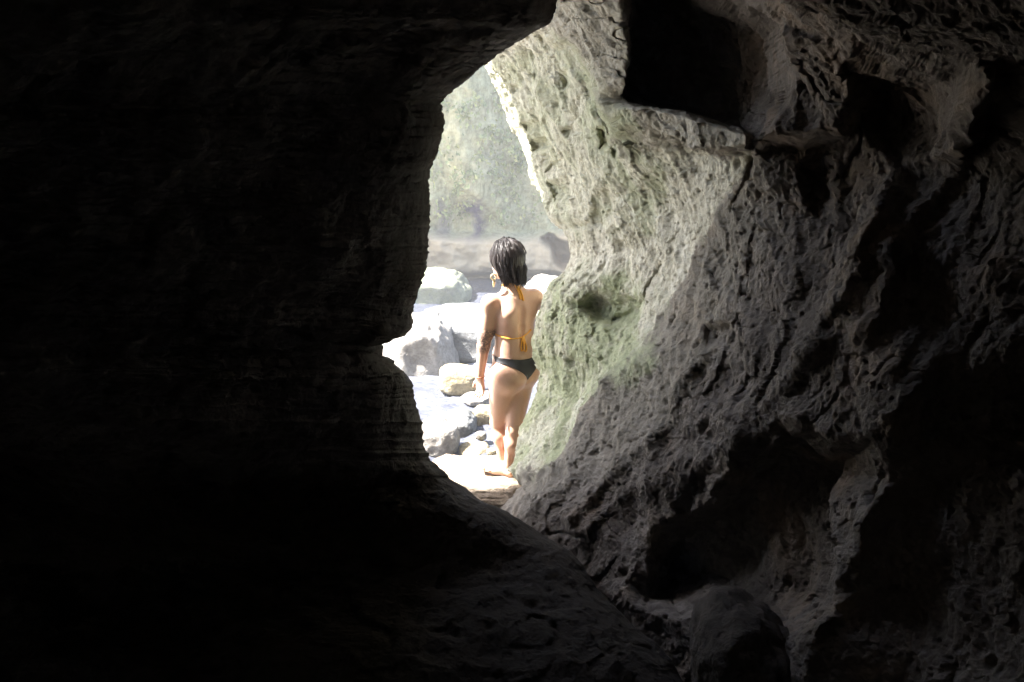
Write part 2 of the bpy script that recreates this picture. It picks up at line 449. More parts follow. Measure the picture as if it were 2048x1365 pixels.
# hidden columns: the outer face of the mouth running off to the right
S = PW[:, 0]
hid = np.array([(6.5, 1.3), (4.5, 1.2), (3.0, 1.1), (2.0, 1.0), (1.2, 0.85), (0.7, 0.68), (0.4, 0.52), (0.22, 0.38), (0.1, 0.24), (0.035, 0.11), (0.008, 0.03)])
kk = np.linspace(0, len(hid) - 1, 60)
hidf = np.stack([np.interp(kk, np.arange(len(hid)), hid[:, i]) for i in (0, 1)], -1)
H = np.repeat(S[:, None], 60, 1).copy()
H[..., 0] += hidf[None, :, 0]; H[..., 1] += hidf[None, :, 1]
# columns behind the camera
E = PW[:, -1]
beh = [(0.15, -0.8), (0.2, -1.6), (0.1, -2.6), (-0.3, -3.6)]
Bk = np.stack([E + np.array([dx, dy, 0]) for dx, dy in beh], 1)
P = np.concatenate([H, PW, Bk], 1)
nH = 60
Ug = np.concatenate([np.repeat(U[:, :1], nH, 1), U, np.repeat(U[:, -1:], len(beh), 1)], 1)
Vg = np.repeat(vr[:, None], P.shape[1], 1)
P0 = np.concatenate([H, at(U, Vc, D0) + (PW - at(U, Vc, D)), Bk], 1)
Nn = grid_normals(P0)
# make sure normals look into the cave
toC = np.array([0, 0, CZ]) - P
sgn = np.sign((Nn[:, nH + 20:nH + 500] * toC[:, nH + 20:nH + 500]).sum(-1).mean())
Nn *= sgn
near = smooth(Ug, 1150, 1500)
flow = P @ np.array([[1, 0, 0], [0, 1, 0.25], [0.45, 0.1, 0.45]]).T if False else np.stack([P[..., 0] * 1.5 + P[..., 2] * 0.35, P[..., 1] * 1.2 - P[..., 2] * 0.25, P[..., 2] * 0.85], -1)
disp = 0.085 * fbm(P, 1.6, 3)
disp += 0.036 * fbm(flow, 4.5, 4)
disp += 0.010 * fbm(flow, 13, 4)
disp += 0.013 * facets(P + 0.08 * fbm(P, 5, 3)[..., None], 5.5) + 0.006 * facets(P + 0.03 * fbm(P, 12, 3)[..., None] + 3, 14)
disp += 0.006 * fbm(P, 60, 3)
pm = smooth(fbm(P, 1.9, 2), -0.35, 0.25)
disp -= (0.055 * pits(P, 5.5, 0.12, 0.36, 0.3) + 0.03 * pits(P + 5, 13, 0.12, 0.42, 0.3)) * (0.35 + 0.65 * pm)
lean = np.stack([P[..., 0], P[..., 1] + 0.35 * P[..., 2], P[..., 2] * 0.5], -1)
disp -= 0.045 * pits(lean + 3, 9, 0.12, 0.36, 0.32) * (0.3 + 0.7 * smooth(fbm(P + 70, 1.5, 2), -0.3, 0.2))
disp -= 0.02 * pits(P + 9, 28, 0.14, 0.45, 0.5)
tip = np.concatenate([np.full(nH, 1.0), np.ones(P.shape[1] - nH)])[None]
P = P + Nn * (disp * tip)[..., None]
moss = np.zeros(Ug.shape)
for pts, a in (([(960, 130), (1060, 80), (1180, 120), (1230, 260), (1260, 420), (1180, 470), (1090, 440), (1020, 300)], 0.55),
               ([(1090, 560), (1170, 540), (1300, 580), (1290, 720), (1170, 790), (1140, 900), (1010, 960), (1040, 860), (1060, 650)], 1.0),
               ([(1180, 150), (1240, 270), (1260, 300), (1200, 320), (1130, 140)], 0.8),
               ([(1230, 300), (1330, 330), (1290, 470), (1220, 470)], 0.7), ([(1120, 800), (1150, 880), (1030, 945), (1000, 950), (1050, 830)], 1.0)):
    moss = np.maximum(moss, a * smooth(poly_sd(Ug, Vg, pts) + 60 * fbm(P, 3.5, 5, 0.65), -24, 14))
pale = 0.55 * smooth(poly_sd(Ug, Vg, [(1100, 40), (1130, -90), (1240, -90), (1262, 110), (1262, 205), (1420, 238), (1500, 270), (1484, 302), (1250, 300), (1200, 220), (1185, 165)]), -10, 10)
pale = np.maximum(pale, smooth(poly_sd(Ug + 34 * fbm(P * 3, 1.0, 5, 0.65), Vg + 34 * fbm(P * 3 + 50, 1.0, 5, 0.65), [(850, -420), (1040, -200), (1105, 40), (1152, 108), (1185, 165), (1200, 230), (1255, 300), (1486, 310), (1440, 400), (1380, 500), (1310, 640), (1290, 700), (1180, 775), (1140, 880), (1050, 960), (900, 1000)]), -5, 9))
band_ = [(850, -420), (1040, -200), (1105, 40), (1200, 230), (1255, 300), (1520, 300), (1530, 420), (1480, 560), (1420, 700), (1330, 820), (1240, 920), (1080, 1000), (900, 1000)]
pale = np.maximum(pale, 0.24 * smooth(poly_sd(Ug + 34 * fbm(P * 3 + 20, 1.0, 5, 0.65), Vg, band_), -70, 60))  # weaker pale fringe paints a gradual fall-off of light into the cave
moss = moss * (0.4 + 0.6 * smooth(fbm(P + 13, 5, 5, 0.62), -0.22, 0.06))
me = mesh_np('cave_wall', P.reshape(-1, 3), grid_quads(*P.shape[:2], flip=sgn < 0), M_WALL, attrs={'moss': moss.ravel(), 'pale': pale.ravel()})
tag(link('cave_wall', me), 'pitted limestone cave wall with ribs, hollows and green moss by the mouth', 'cave wall', kind='structure')

# ================================================================== LEFT ROCK MASS (its shaded inner side faces the camera)
SIL_L = np.array([(1700, -1150), (1400, -400), (1250, -250), (1180, -120), (1135, -40), (1120, 0), (1107, 35), (1092, 55), (1050, 72), (1010, 95), (985, 115), (958, 135), (935, 155), (915, 172), (893, 188), (883, 200),
                  (882, 225), (887, 245), (880, 280), (868, 318), (858, 340), (857, 375), (860, 420), (856, 480), (850, 530), (840, 570), (828, 600), (824, 625), (825, 655), (812, 672), (790, 677),
                  (759, 684), (769, 695), (767, 710), (785, 721), (800, 738), (815, 748), (822, 760), (829, 790), (836, 815), (845, 850), (848, 885), (862, 915), (885, 940), (905, 960), (930, 975),
                  (960, 1000), (1000, 1022), (1050, 1050), (1100, 1080), (1140, 1105), (1165, 1135), (1192, 1180), (1230, 1220), (1270, 1260), (1310, 1290), (1345, 1330), (1375, 1380), (1430, 1500), (1560, 1800), (1700, 2300)], float)
vl = np.concatenate([np.linspace(-1100, -40, 70), np.linspace(-30, 640, 330), np.linspace(642, 760, 110), np.linspace(762, 1395, 300), np.linspace(1405, 2250, 60)])
ul = np.interp(vl, SIL_L[:, 1], SIL_L[:, 0])
jj = fbm(np.stack([vl * 0.05, vl * 0 + 8.3, vl * 0], -1), 1.0, 4)
ul0 = ul.copy()
ul = ul + 0.8 * (jj * 6 + 8 * fbm(np.stack([vl * 0.13, vl * 0 + 1.3, vl * 0], -1), 1.0, 4, 0.75)) * np.where(vl < 960, 1, 0.4)
Yl = np.interp(vl, [-1100, -400, 0, 300, 700, 900, 975, 1110, 1330, 1800, 2250], [2.4, 3.2, 3.7, 3.8, 4.2, 4.5, 4.6, 4.3, 3.65, 2.7, 1.9])
NC = 330
tl = np.linspace(0, 1, NC) ** 1.8
Ul = ul0[:, None] + (-2600 - ul0[:, None]) * tl[None]
Ul = Ul + (ul - ul0)[:, None] * np.exp(-(ul0[:, None] - Ul) / 22)
Vl = np.repeat(vl[:, None], NC, 1)
dist = np.maximum(Ul[:, :1] - Ul, 0)
# inner side: rises toward the camera away from the lip
low = smooth(Vl, 850, 1150)
Dl = Yl[:, None] - (0.30 - 0.14 * low) * np.sqrt(np.clip(dist / 90, 0, 1) * (2 - np.clip(dist / 90, 0, 1))) - (1.9 - 1.75 * low) * (1 - np.exp(-dist / 700)) - 0.00022 * dist * (1 - 0.7 * low)
Dl = np.maximum(Dl, 0.7)
Vlc = np.clip(Vl, -450, 1800)
PL = at(Ul, Vlc, Dl)
PL[..., 2] += np.clip(-450 - Vl, 0, None) * 0.0035
PL[..., 2] -= np.clip(Vl - 1800, 0, None) * 0.002
Sl = PL[:, 0]
lowr = smooth(vl, 930, 1080)
hid_up = np.array([(-7.0, 1.2, 0), (-5.0, 1.15, 0), (-3.4, 1.1, 0), (-2.2, 1.0, 0), (-1.3, 0.85, 0), (-0.75, 0.65, 0), (-0.4, 0.45, 0), (-0.13, 0.2, 0), (-0.03, 0.06, 0)])
hid_dn = np.array([(-5.5, 3.2, -3.2), (-4.0, 3.0, -3), (-2.6, 2.4, -2.6), (-1.5, 1.6, -2.1), (-0.8, 1.0, -1.6), (-0.3, 0.6, -1.0), (0.0, 0.35, -0.5), (0.03, 0.16, -0.18), (0.01, 0.05, -0.04)])
kk = np.linspace(0, len(hid_up) - 1, 46)
hu = np.stack([np.interp(kk, np.arange(len(hid_up)), hid_up[:, i]) for i in range(3)], -1)
hd = np.stack([np.interp(kk, np.arange(len(hid_dn)), hid_dn[:, i]) for i in range(3)], -1)
Hl = Sl[:, None] + hu[None] * (1 - lowr)[:, None, None] + hd[None] * lowr[:, None, None]
El = PL[:, -1]
BkL = np.stack([El + np.array([dx, dy, 0]) for dx, dy in ((-0.1, -0.8), (-0.1, -1.6), (0.2, -2.8), (0.8, -3.8))], 1)
Pl = np.concatenate([Hl, PL, BkL], 1)
Nl = grid_normals(Pl)
toC = np.array([0, 0, CZ]) - Pl
sg = np.sign((Nl[:, 80:300] * toC[:, 80:300]).sum(-1).mean()); Nl *= sg
d2 = 0.06 * fbm(Pl, 1.8, 3) + 0.03 * fbm(Pl, 6, 4) + 0.012 * fbm(np.stack([Pl[..., 0], Pl[..., 1], Pl[..., 2] * 1.3], -1), 11, 4) + 0.016 * facets(Pl, 6) + 0.006 * fbm(Pl, 45, 3) - 0.02 * pits(Pl, 9, 0.15, 0.42, 0.4)
edge = np.concatenate([np.linspace(1, 0.25, 46), 0.25 + 0.75 * smooth(np.arange(NC), 0, 60), np.ones(4)])[None]
Pl = Pl + Nl * (d2 * edge)[..., None]
floor_shade_v = smooth(np.repeat(vl[:, None], Pl.shape[1], 1) + 130 * fbm(Pl, 1.4, 4), 900, 1010)  # darkens the lower slope, painting its shade with a ragged upper edge
me = mesh_np('cave_rock', Pl.reshape(-1, 3), grid_quads(*Pl.shape[:2], flip=sg < 0), M_DARK, attrs={'floor_shade': floor_shade_v})
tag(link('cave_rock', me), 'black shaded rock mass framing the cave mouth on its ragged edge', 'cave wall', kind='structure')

# ================================================================== ROOF AND BACK OF THE CAVE
def rough_grid(fn, nu, nv, mat, name, amp=0.15, fr=1.2):
    uu, vv = np.meshgrid(np.linspace(0, 1, nu), np.linspace(0, 1, nv))
    Q = fn(uu, vv)
    Q = Q + amp * np.stack([fbm(Q, fr, 4), fbm(Q + 30, fr, 4), fbm(Q + 60, fr, 4)], -1)
    return mesh_np(name, Q.reshape(-1, 3), grid_quads(nv, nu), mat)


def roof_fn(s, t):
    # profile from the back of the cave along the ceiling to the lip, then up the outer face
    X = -7 + 13.5 * s
    lip = 6.66 - 2.0 * smooth(-X, 5.2, 6.6) + 0.3 * smooth(X, 0.5, 2.5)  # unseen overhang, shaped to block the sun and admit sky light
    zl = 3.7 + 1.9 * smooth(-X, -0.3, 0.6)
    Y = np.interp(t, [0, 0.5, 0.6, 0.64, 0.7, 1.0], [0, 0.78, 0.95, 1.0, 1.0, 0.94]) * (lip + 4.5) - 4.5
    k = np.interp(t, [0, 0.3, 0.5, 0.6, 1], [0, 0, 0.55, 1, 1])
    Z = 3.4 + k * (zl - 3.4) + np.interp(t, [0, 0.6, 0.64, 0.7, 1.0], [0, 0, 0.25, 1.0, 5.0])
    return np.stack([X, Y, Z], -1)


tag(link('cave_roof', rough_grid(roof_fn, 160, 150, M_DARK, 'cave_roof', 0.16)), 'rough rock roof out of view, its overhang shaped to keep the sun out', 'cave roof', kind='structure')


def back_fn(s, t):
    a = PI * (1.02 + 0.96 * s) if False else PI + PI * s
    X = 4.2 * np.cos(a); Y = -0.2 + 3.4 * np.sin(a)
    return np.stack([X, Y, -2.5 + 7.5 * t], -1)


tag(link('cave_back', rough_grid(back_fn, 90, 70, M_DARK, 'cave_back', 0.2)), 'dark rock closing the cave behind the viewer', 'cave wall', kind='structure')


def top_fn(s, t):
    return np.stack([-8 + 16 * s, -5 + 9.5 * t, 4.4 + 0 * s], -1)


def floor_fn(s, t):
    return np.stack([-5 + 10 * s, -4.5 + 8.6 * t, -0.75 + 0.35 * (1 - t)], -1)


tag(link('cave_floor', rough_grid(floor_fn, 90, 80, M_FLOOR, 'cave_floor', 0.1)), 'dark uneven rock floor of the cave', 'cave floor', kind='structure')

# ================================================================== OUTSIDE: ground, river, cliff
WZ = -0.30


def ground_fn(s, t):
    X = np.sign(s - 0.5) * (np.abs(s - 0.5) * 2) ** 1.6 * 52
    Y = -10 + 55 * t
    return np.stack([X, Y, np.full(X.shape, -0.75)], -1)


tag(link('ground', rough_grid(ground_fn, 140, 140, M_LEDGE, 'ground', 0.08)), 'stony valley ground', 'ground', kind='structure')

# river
m, nt, b = new_mat('river_water')
tc = N(nt, 'ShaderNodeTexCoord'); mp = N(nt, 'ShaderNodeMapping'); mp.inputs['Scale'].default_value = (0.8, 2.2, 1)
mp.inputs['Rotation'].default_value = (0, 0, 0.35)
nt.links.new(tc.outputs['Object'], mp.inputs[0])
foam = attr(nt, 'foam')
ff = math_(nt, 'MULTIPLY', foam, ramp(nt, noise(nt, mp.outputs[0], 7, 8, 0.7, 1.2), [(0.4, (0,) * 3), (0.62, (1,) * 3)]), True)
base = mix(nt, noise(nt, mp.outputs[0], 3, 5), (0.035, 0.04, 0.055), (0.075, 0.08, 0.105))
nt.links.new(mix(nt, ff, base, (0.27, 0.285, 0.33)), b.inputs['Base Color'])
nt.links.new(math_(nt, 'ADD', 0.12, math_(nt, 'MULTIPLY', ff, 0.6)), b.inputs['Roughness'])
b.inputs['IOR'].default_value = 1.33
bp = N(nt, 'ShaderNodeBump'); bp.inputs['Strength'].default_value = 0.5; bp.inputs['Distance'].default_value = 0.06
nt.links.new(math_(nt, 'ADD', noise(nt, mp.outputs[0], 5, 7, 0.65, 0.8), math_(nt, 'MULTIPLY', ff, 0.3)), bp.inputs['Height']); nt.links.new(bp.outputs[0], b.inputs['Normal'])
M_WATER = m
xx, yy = np.meshgrid(np.concatenate([np.linspace(-26, -4.2, 60), np.linspace(-4, 4, 240), np.linspace(4.2, 26, 60)]), np.linspace(5.6, 20.5, 330))
Q = np.stack([xx, yy, np.full(xx.shape, WZ)], -1)
fl = np.stack([xx * 0.7 + yy * 0.25, yy * 1.3 - xx * 0.3, xx * 0], -1)
hh = fbm(fl, 1.6, 4, 0.55); rip = fbm(fl, 5, 3, ridged=True)
calm = smooth(yy, 12, 15)
Q[..., 2] += (0.05 * hh + 0.03 * rip) * (1 - 0.75 * calm)
foamv = smooth(hh + 0.5 * rip, 0.25, 0.85) * (1 - 0.8 * calm) + 0.25 * (1 - calm)
me = mesh_np('river', Q.reshape(-1, 3), grid_quads(*Q.shape[:2]), M_WATER, attrs={'foam': foamv.ravel()})
tag(link('river', me), 'bluish stream with white water running among boulders', 'river', kind='structure')

# sunlit shingle bank on the near side, hidden part behind the dark rock added for bounce light
xx, yy = np.meshgrid(np.linspace(-16, 0, 260), np.linspace(5.8, 17, 220))
edge_x = -0.098 * yy - 0.02 + 0.12 * fbm(np.stack([yy, yy * 0, yy * 0], -1), 1.1, 3)
up = np.clip(edge_x - xx, -1.2, None)
Q = np.stack([xx, yy, WZ - 0.06 + 0.30 * np.clip(up, -1.2, 0.7) + 0.05 * np.clip(up - 0.7, 0, None)], -1)
Q[..., 2] += 0.06 * fbm(Q, 1.5, 4) + 0.05 * facets(Q, 3.0) + 0.02 * facets(Q + 4, 9)
me = mesh_np('river_bank', Q.reshape(-1, 3), grid_quads(*Q.shape[:2]), M_BANK)
tag(link('river_bank', me), 'white stony bank in full sun beside the stream', 'river bank', kind='structure')

# far cliff
xx, zz = np.meshgrid(np.concatenate([np.linspace(-45, -6.2, 70), np.linspace(-6, 6, 300), np.linspace(6.2, 45, 70)]), np.concatenate([np.linspace(-1.2, 5, 240), np.linspace(5.1, 9.5, 50)]))
Yc = 18.8 + 0.004 * xx ** 2 - 0.16 * (zz + 0.3)
C = np.stack([xx, Yc, zz], -1)
# the projecting bare band at the waterline, the spur face and the small cave
uc = 1024 + F * xx / 18.9; vc = 682.5 - F * np.tan(np.arctan2(zz - CZ, 18.9) + PITCH)
band = smooth(zz + 0.25 * fbm(np.stack([xx * 0.6, zz * 0, zz * 0], -1), 1, 3), 0.62, 0.42)
C[..., 1] -= 0.55 * band
und = smooth(zz, -0.05, -0.3); C[..., 1] += 0.45 * und
C[..., 1] += 0.9 * smooth(poly_sd(uc + 10 * fbm(C, 1.5, 3), vc, [(1083, 474), (1096, 466), (1110, 467), (1122, 478), (1140, 480), (1160, 500), (1150, 530), (1122, 530), (1108, 516), (1102, 490), (1090, 484)]), -5, 6)
C[..., 1] -= 0.5 * smooth(poly_sd(uc, vc, [(700, -300), (985, -300), (990, 300), (960, 390), (700, 470)]), -60, 60)
C[..., 1] += 0.5 * fbm(np.stack([xx, xx * 0, zz * 0.6], -1), 0.45, 3) + 0.26 * fbm(C, 1.3, 4) + 0.07 * fbm(C, 4, 4) + 0.05 * fbm(C, 11, 4)
stain = smooth(poly_sd(uc + 34 * fbm(C, 2.2, 4), vc + 60 * fbm(C + 9, 2.2, 4), [(915, 392), (968, 385), (974, 430), (962, 485), (945, 500), (938, 455), (912, 440)]), -8, 14)
stain = np.maximum(stain, 0.55 * smooth(poly_sd(uc + 8 * fbm(C, 2, 3), vc, [(872, 400), (890, 390), (905, 440), (900, 520), (880, 500)]), -8, 10))
mc = M_CLIFF
me = mesh_np('cliff', C.reshape(-1, 3), grid_quads(*C.shape[:2]), mc, attrs={'moss': stain.ravel(), 'bare': (band * 0.9).ravel()})
# let the bare band take the brownish tone of the washed rock
nt = mc.node_tree; bs = [n for n in nt.nodes if n.type == 'BSDF_PRINCIPLED'][0]
src = bs.inputs['Base Color'].links[0].from_socket
tc = N(nt, 'ShaderNodeTexCoord')
mp = N(nt, 'ShaderNodeMapping'); mp.inputs['Scale'].default_value = (9, 9, 2.2); nt.links.new(tc.outputs['Object'], mp.inputs[0])
src = mix(nt, 0.65, src, ramp(nt, noise(nt, mp.outputs[0], 1.0, 9, 0.72, 0.5), [(0.34, (0.34, 0.38, 0.33)), (0.55, (1, 1, 1))]), 'MULTIPLY')
bare = mix(nt, noise(nt, tc.outputs['Object'], 2.2, 8, 0.65, 1.0), (0.30, 0.225, 0.14), (0.46, 0.385, 0.27))
nt.links.new(mix(nt, attr(nt, 'bare'), src, bare), bs.inputs['Base Color'])
tag(link('cliff', me), 'pale green mossy cliff across the stream with a bare washed foot', 'cliff', kind='structure')


# thin haze added through the whole scene to veil the view outside
m = bpy.data.materials.new('haze'); m.use_nodes = True; nt = m.node_tree; nt.nodes.clear()
out = nt.nodes.new('ShaderNodeOutputMaterial'); pv = nt.nodes.new('ShaderNodeVolumePrincipled')
pv.inputs['Density'].default_value = HAZE; pv.inputs['Color'].default_value = (0.93, 0.96, 1.0, 1); pv.inputs['Anisotropy'].default_value = 0.2
nt.links.new(pv.outputs[0], out.inputs['Volume'])
bx = np.array([(x_, y_, z_) for x_ in (-56, 56) for y_ in (-12, 48) for z_ in (-2.2, 13)], float)
hz = link('haze', mesh_np('haze', bx, np.array([(0, 1, 3, 2), (4, 6, 7, 5), (0, 4, 5, 1), (2, 3, 7, 6), (0, 2, 6, 4), (1, 5, 7, 3)]), m, smooth_shade=False))
tag(hz, 'thin bright haze in the air over the stream', 'haze', kind='stuff')

# creeping plants that cover parts of the far cliff
rl = np.random.default_rng(21)
LV, LF = [], []
XI = xx[0]; ZI = zz[:, 0]
for (pu, pv, su, sv, n_) in [(rl.uniform(840, 1090), rl.uniform(150, 450), rl.uniform(5, 15), rl.uniform(8, 30), 22) for _ in range(42)] + [(rl.uniform(600, 1300), rl.uniform(60, 440), 12, 22, 34) for _ in range(30)]:
    for k in range(n_):
        a_ = pu + su * rl.normal(); b_ = pv + sv * rl.normal() * 0.8
        x0 = (a_ - 1024) / F * 18.9; z0 = CZ - 18.7 * math.tan(math.atan((b_ - 682.5) / F) + PITCH)
        if z0 < 0.75:
            continue
        ix = min(len(XI) - 1, np.searchsorted(XI, x0)); iz = min(len(ZI) - 1, np.searchsorted(ZI, z0))
        c0 = C[iz, ix] + np.array([0, -0.03 - 0.10 * rl.random(), 0])
        ln, wd = rl.uniform(0.05, 0.12), rl.uniform(0.02, 0.045)
        d_ = np.array([rl.normal() * 0.6, -0.35 - 0.4 * rl.random(), -0.9 + 0.7 * rl.normal()]); d_ /= np.linalg.norm(d_)
        s_ = np.cross(d_, [rl.normal(), -1.0, rl.normal()]); s_ /= np.linalg.norm(s_) + 1e-9
        b0 = len(LV); mid = c0 + d_ * ln * 0.5 + np.array([0, -0.012, 0])
        LV += [c0, mid + s_ * wd, c0 + d_ * ln, mid - s_ * wd]; LF.append((b0, b0 + 1, b0 + 2, b0 + 3))
m, nt, b = new_mat('creeper_leaf')
tc = N(nt, 'ShaderNodeTexCoord')
nt.links.new(ramp(nt, noise(nt, tc.outputs['Object'], 5.0, 4, 0.7), [(0.3, (0.11, 0.14, 0.06)), (0.5, (0.21, 0.24, 0.10)), (0.7, (0.40, 0.37, 0.17))]), b.inputs['Base Color'])
b.inputs['Roughness'].default_value = 0.6
tag(link('creeping_plants', mesh_np('creeping_plants', np.array(LV), np.array(LF), m, smooth_shade=False)), 'small creeping plants growing over the far cliff', 'plants', kind='stuff')

# ------------------------------------------------------------------ boulders
def ico(sub):
    import bmesh
    bm = bmesh.new(); bmesh.ops.create_icosphere(bm, subdivisions=sub, radius=1)
    v = np.array([x.co[:] for x in bm.verts]); f = np.array([[x.index for x in q.verts] for q in bm.faces]); bm.free()
    return v, f


ICO5, ICO6 = ico(5), ico(6)


def boulder(u, v, Y, wpx, hpx, deep, mat, label, name='boulder', cat='boulder', group=None, seed=0, tilt=0.0, yaw=0.0, square=0.75, rough=0.16, fine=0.03, sub=5, moss=0.0, kind=None, pit=0.03):
    k = Y / cp / F * 1.0
    vv, ff = ICO6 if sub == 6 else ICO5
    rx, rz, ry = wpx * k / 2, hpx * k / 2, deep / 2
    q = np.sign(vv) * np.abs(vv) ** square
    q /= np.abs(q).max(0)
    off = np.array([seed * 3.7, seed * 1.9, seed * 5.3])
    n = 1 + rough * fbm(vv * 1.3 + off, 1.0, 3)
    q = q * n[:, None] * np.array([rx, ry, rz])
    q = q + (q / (np.linalg.norm(q, axis=1, keepdims=True) + 1e-9)) * (min(rx, rz) * 0.045 * facets(q / min(rx, ry, rz) + off, 1.1) + min(rx, rz) * 0.035 * facets(q / min(rx, ry, rz) + off, 3.1))[:, None]
    nn = q / (np.linalg.norm(q, axis=1, keepdims=True) + 1e-9)
    q = q + nn * (fine * fbm(q + off, 5, 4) + 0.35 * fine * fbm(q + off, 22, 3) - pit * pits(q + off, 8, 0.15, 0.4, 0.45))[:, None]
    ct, st = math.cos(tilt), math.sin(tilt)
    R1 = np.array([[ct, 0, st], [0, 1, 0], [-st, 0, ct]])
    cy, sy = math.cos(yaw), math.sin(yaw)
    R2 = np.array([[cy, -sy, 0], [sy, cy, 0], [0, 0, 1]])
    q = q @ (R2 @ R1).T
    base = q[:, 2].min()
    c = at(u, v, Y)
    q[:, 2] -= base
    ms = np.full(len(q), moss)
    o = link(name, mesh_np(name, q, ff, mat, attrs={'moss': ms, 'wet': smooth(-(q[:, 2] - 0.02 * np.sin(9 * q[:, 0] + seed) - 0.03 * fbm(q + off, 6, 3)), -0.30 * (q[:, 2].max()), -0.22 * (q[:, 2].max())) * (0.0 if kind == 'structure' or name == 'rock_ledge' else 1.0)}), loc=(c[0], c[1], c[2] + base))
    tag(o, label, cat, group, kind)
    return o


G = 'boulders in the stream'
boulder(862, 590, 16.6, 150, 95, 1.6, M_GREY, 'dark grey wet boulder at the foot of the cliff, farthest upstream', seed=1, square=0.6, moss=0.6, group=G)
boulder(935, 668, 12.4, 190, 96, 1.8, M_GREY, 'broad low grey rock with a worn flat top behind the woman', seed=2, square=0.55, group=G, tilt=0.06)
boulder(858, 712, 11.7, 116, 150, 1.7, M_PALE, 'tall sun-bleached boulder beside the ragged edge of the cave', seed=3, square=0.6, rough=0.22, group=G, tilt=-0.25)
boulder(922, 762, 10.2, 92, 60, 0.5, M_YEL, 'smooth loaf shaped yellowish stone beside her hand', seed=5, square=0.65, rough=0.1, fine=0.012, pit=0.004, tilt=0.12, group=G)
boulder(955, 797, 9.9, 60, 24, 0.4, M_PALE, 'small flat pale stone between the loaf stone and her thigh', seed=6, group=G)
boulder(972, 838, 9.2, 52, 52, 0.3, M_YEL, 'squarish tan stone just behind her calves', seed=7, square=0.55, rough=0.1, fine=0.015, pit=0.006, group=G)
boulder(915, 853, 8.95, 76, 56, 0.5, M_GREY, 'grey stone half under the white water', seed=8, square=0.7, group=G)
boulder(876, 884, 8.35, 86, 86, 0.45, M_PALE, 'round white boulder low against the dark cave edge', seed=9, square=0.75, rough=0.14, fine=0.02, group=G)
boulder(948, 908, 8.3, 66, 38, 0.35, M_YEL, 'low wet greenish yellow stone next to the round white boulder', seed=10, square=0.65, rough=0.12, fine=0.012, pit=0.004, group=G)
boulder(906, 936, 7.75, 56, 44, 0.25, M_PALE, 'small white stone at the near edge of the stream', seed=11, group=G, rough=0.14, fine=0.012, pit=0.004)
boulder(938, 931, 7.85, 46, 42, 0.22, M_YEL, 'small cream yellow stone left of her foot', seed=12, group=G, rough=0.14, fine=0.012, pit=0.004)
boulder(1056, 770, 11.2, 60, 60, 0.6, M_PALE, 'pale rock glimpsed between her hip and the mossy wall', seed=13, group=G)
boulder(1050, 855, 9.4, 40, 40, 0.4, M_GREY, 'grey rock glimpsed between her knee and the mossy wall', seed=14, group=G)
boulder(1100, 600, 14.5, 110, 90, 1.2, M_PALE, 'white rock behind her right shoulder', seed=15, group=G)
rr = random.Random(4)
for (pu, pv, ps) in ((892, 948, 18), (925, 952, 14), (955, 944, 20), (970, 925, 22), (984, 905, 18), (868, 936, 22), (962, 872, 18)):
    el = math.atan((pv - 682.5) / F) + PITCH
    Yp = (CZ - (-0.24)) / math.tan(el)
    boulder(pu, pv, Yp, ps * 1.3, ps, ps * 1.2 * Yp / F, (M_PALE, M_YEL, M_GREY)[rr.randrange(3)], 'small wet stone poking out of the shallow stream', name='stone', cat='stone', seed=60 + pu % 37, rough=0.15, fine=0.006, pit=0.0, sub=5, group='small stones in the shallows')
for i in range(16):    # the bank that runs on upstream and downstream, out of sight behind the dark rock
    X = rr.uniform(-6.5, -1.7); Yb = rr.uniform(6.6, 15)
    u = 1024 + F * X / Yb; s = rr.uniform(0.35, 1.1)
    if u > 700 * 1.0 and Yb > 4: continue
    c = np.array([X, Yb, -0.3]); vv_ = 682.5 - F * math.tan(math.atan2(c[2] - CZ + 0.15, Yb) + PITCH)
    boulder(u, vv_, Yb, s * F / Yb, s * 0.7 * F / Yb, s, M_PALE, 'sunlit white boulder on the bank hidden behind the dark cave edge', seed=20 + i, group='bank boulders beyond the dark rock')

# ledge on which she stands
ledge = boulder(985, 1000, 6.76, 300, 156, 0.95, M_LEDGE, 'flat brown rock ledge under her feet, white where the sun strikes it', name='rock_ledge', cat='ledge', seed=31, square=0.52, rough=0.14, fine=0.05, sub=6, pit=0.025)

# dark rounded rock in the bottom of the cave
boulder(1476, 1330, 3.35, 200, 270, 0.6, M_FLOOR, 'rounded dark rock on the cave floor near the viewer', seed=33, rough=0.2, fine=0.04, square=0.8)

# PERSON_PLACEHOLDER
# ================================================================== PERSON
Y0 = 6.6


def J(u, v, dy=0.0):
    return at(u, v, Y0 + dy)


PXM = (Y0 / cp) / F      # about one photo pixel at the woman, in metres


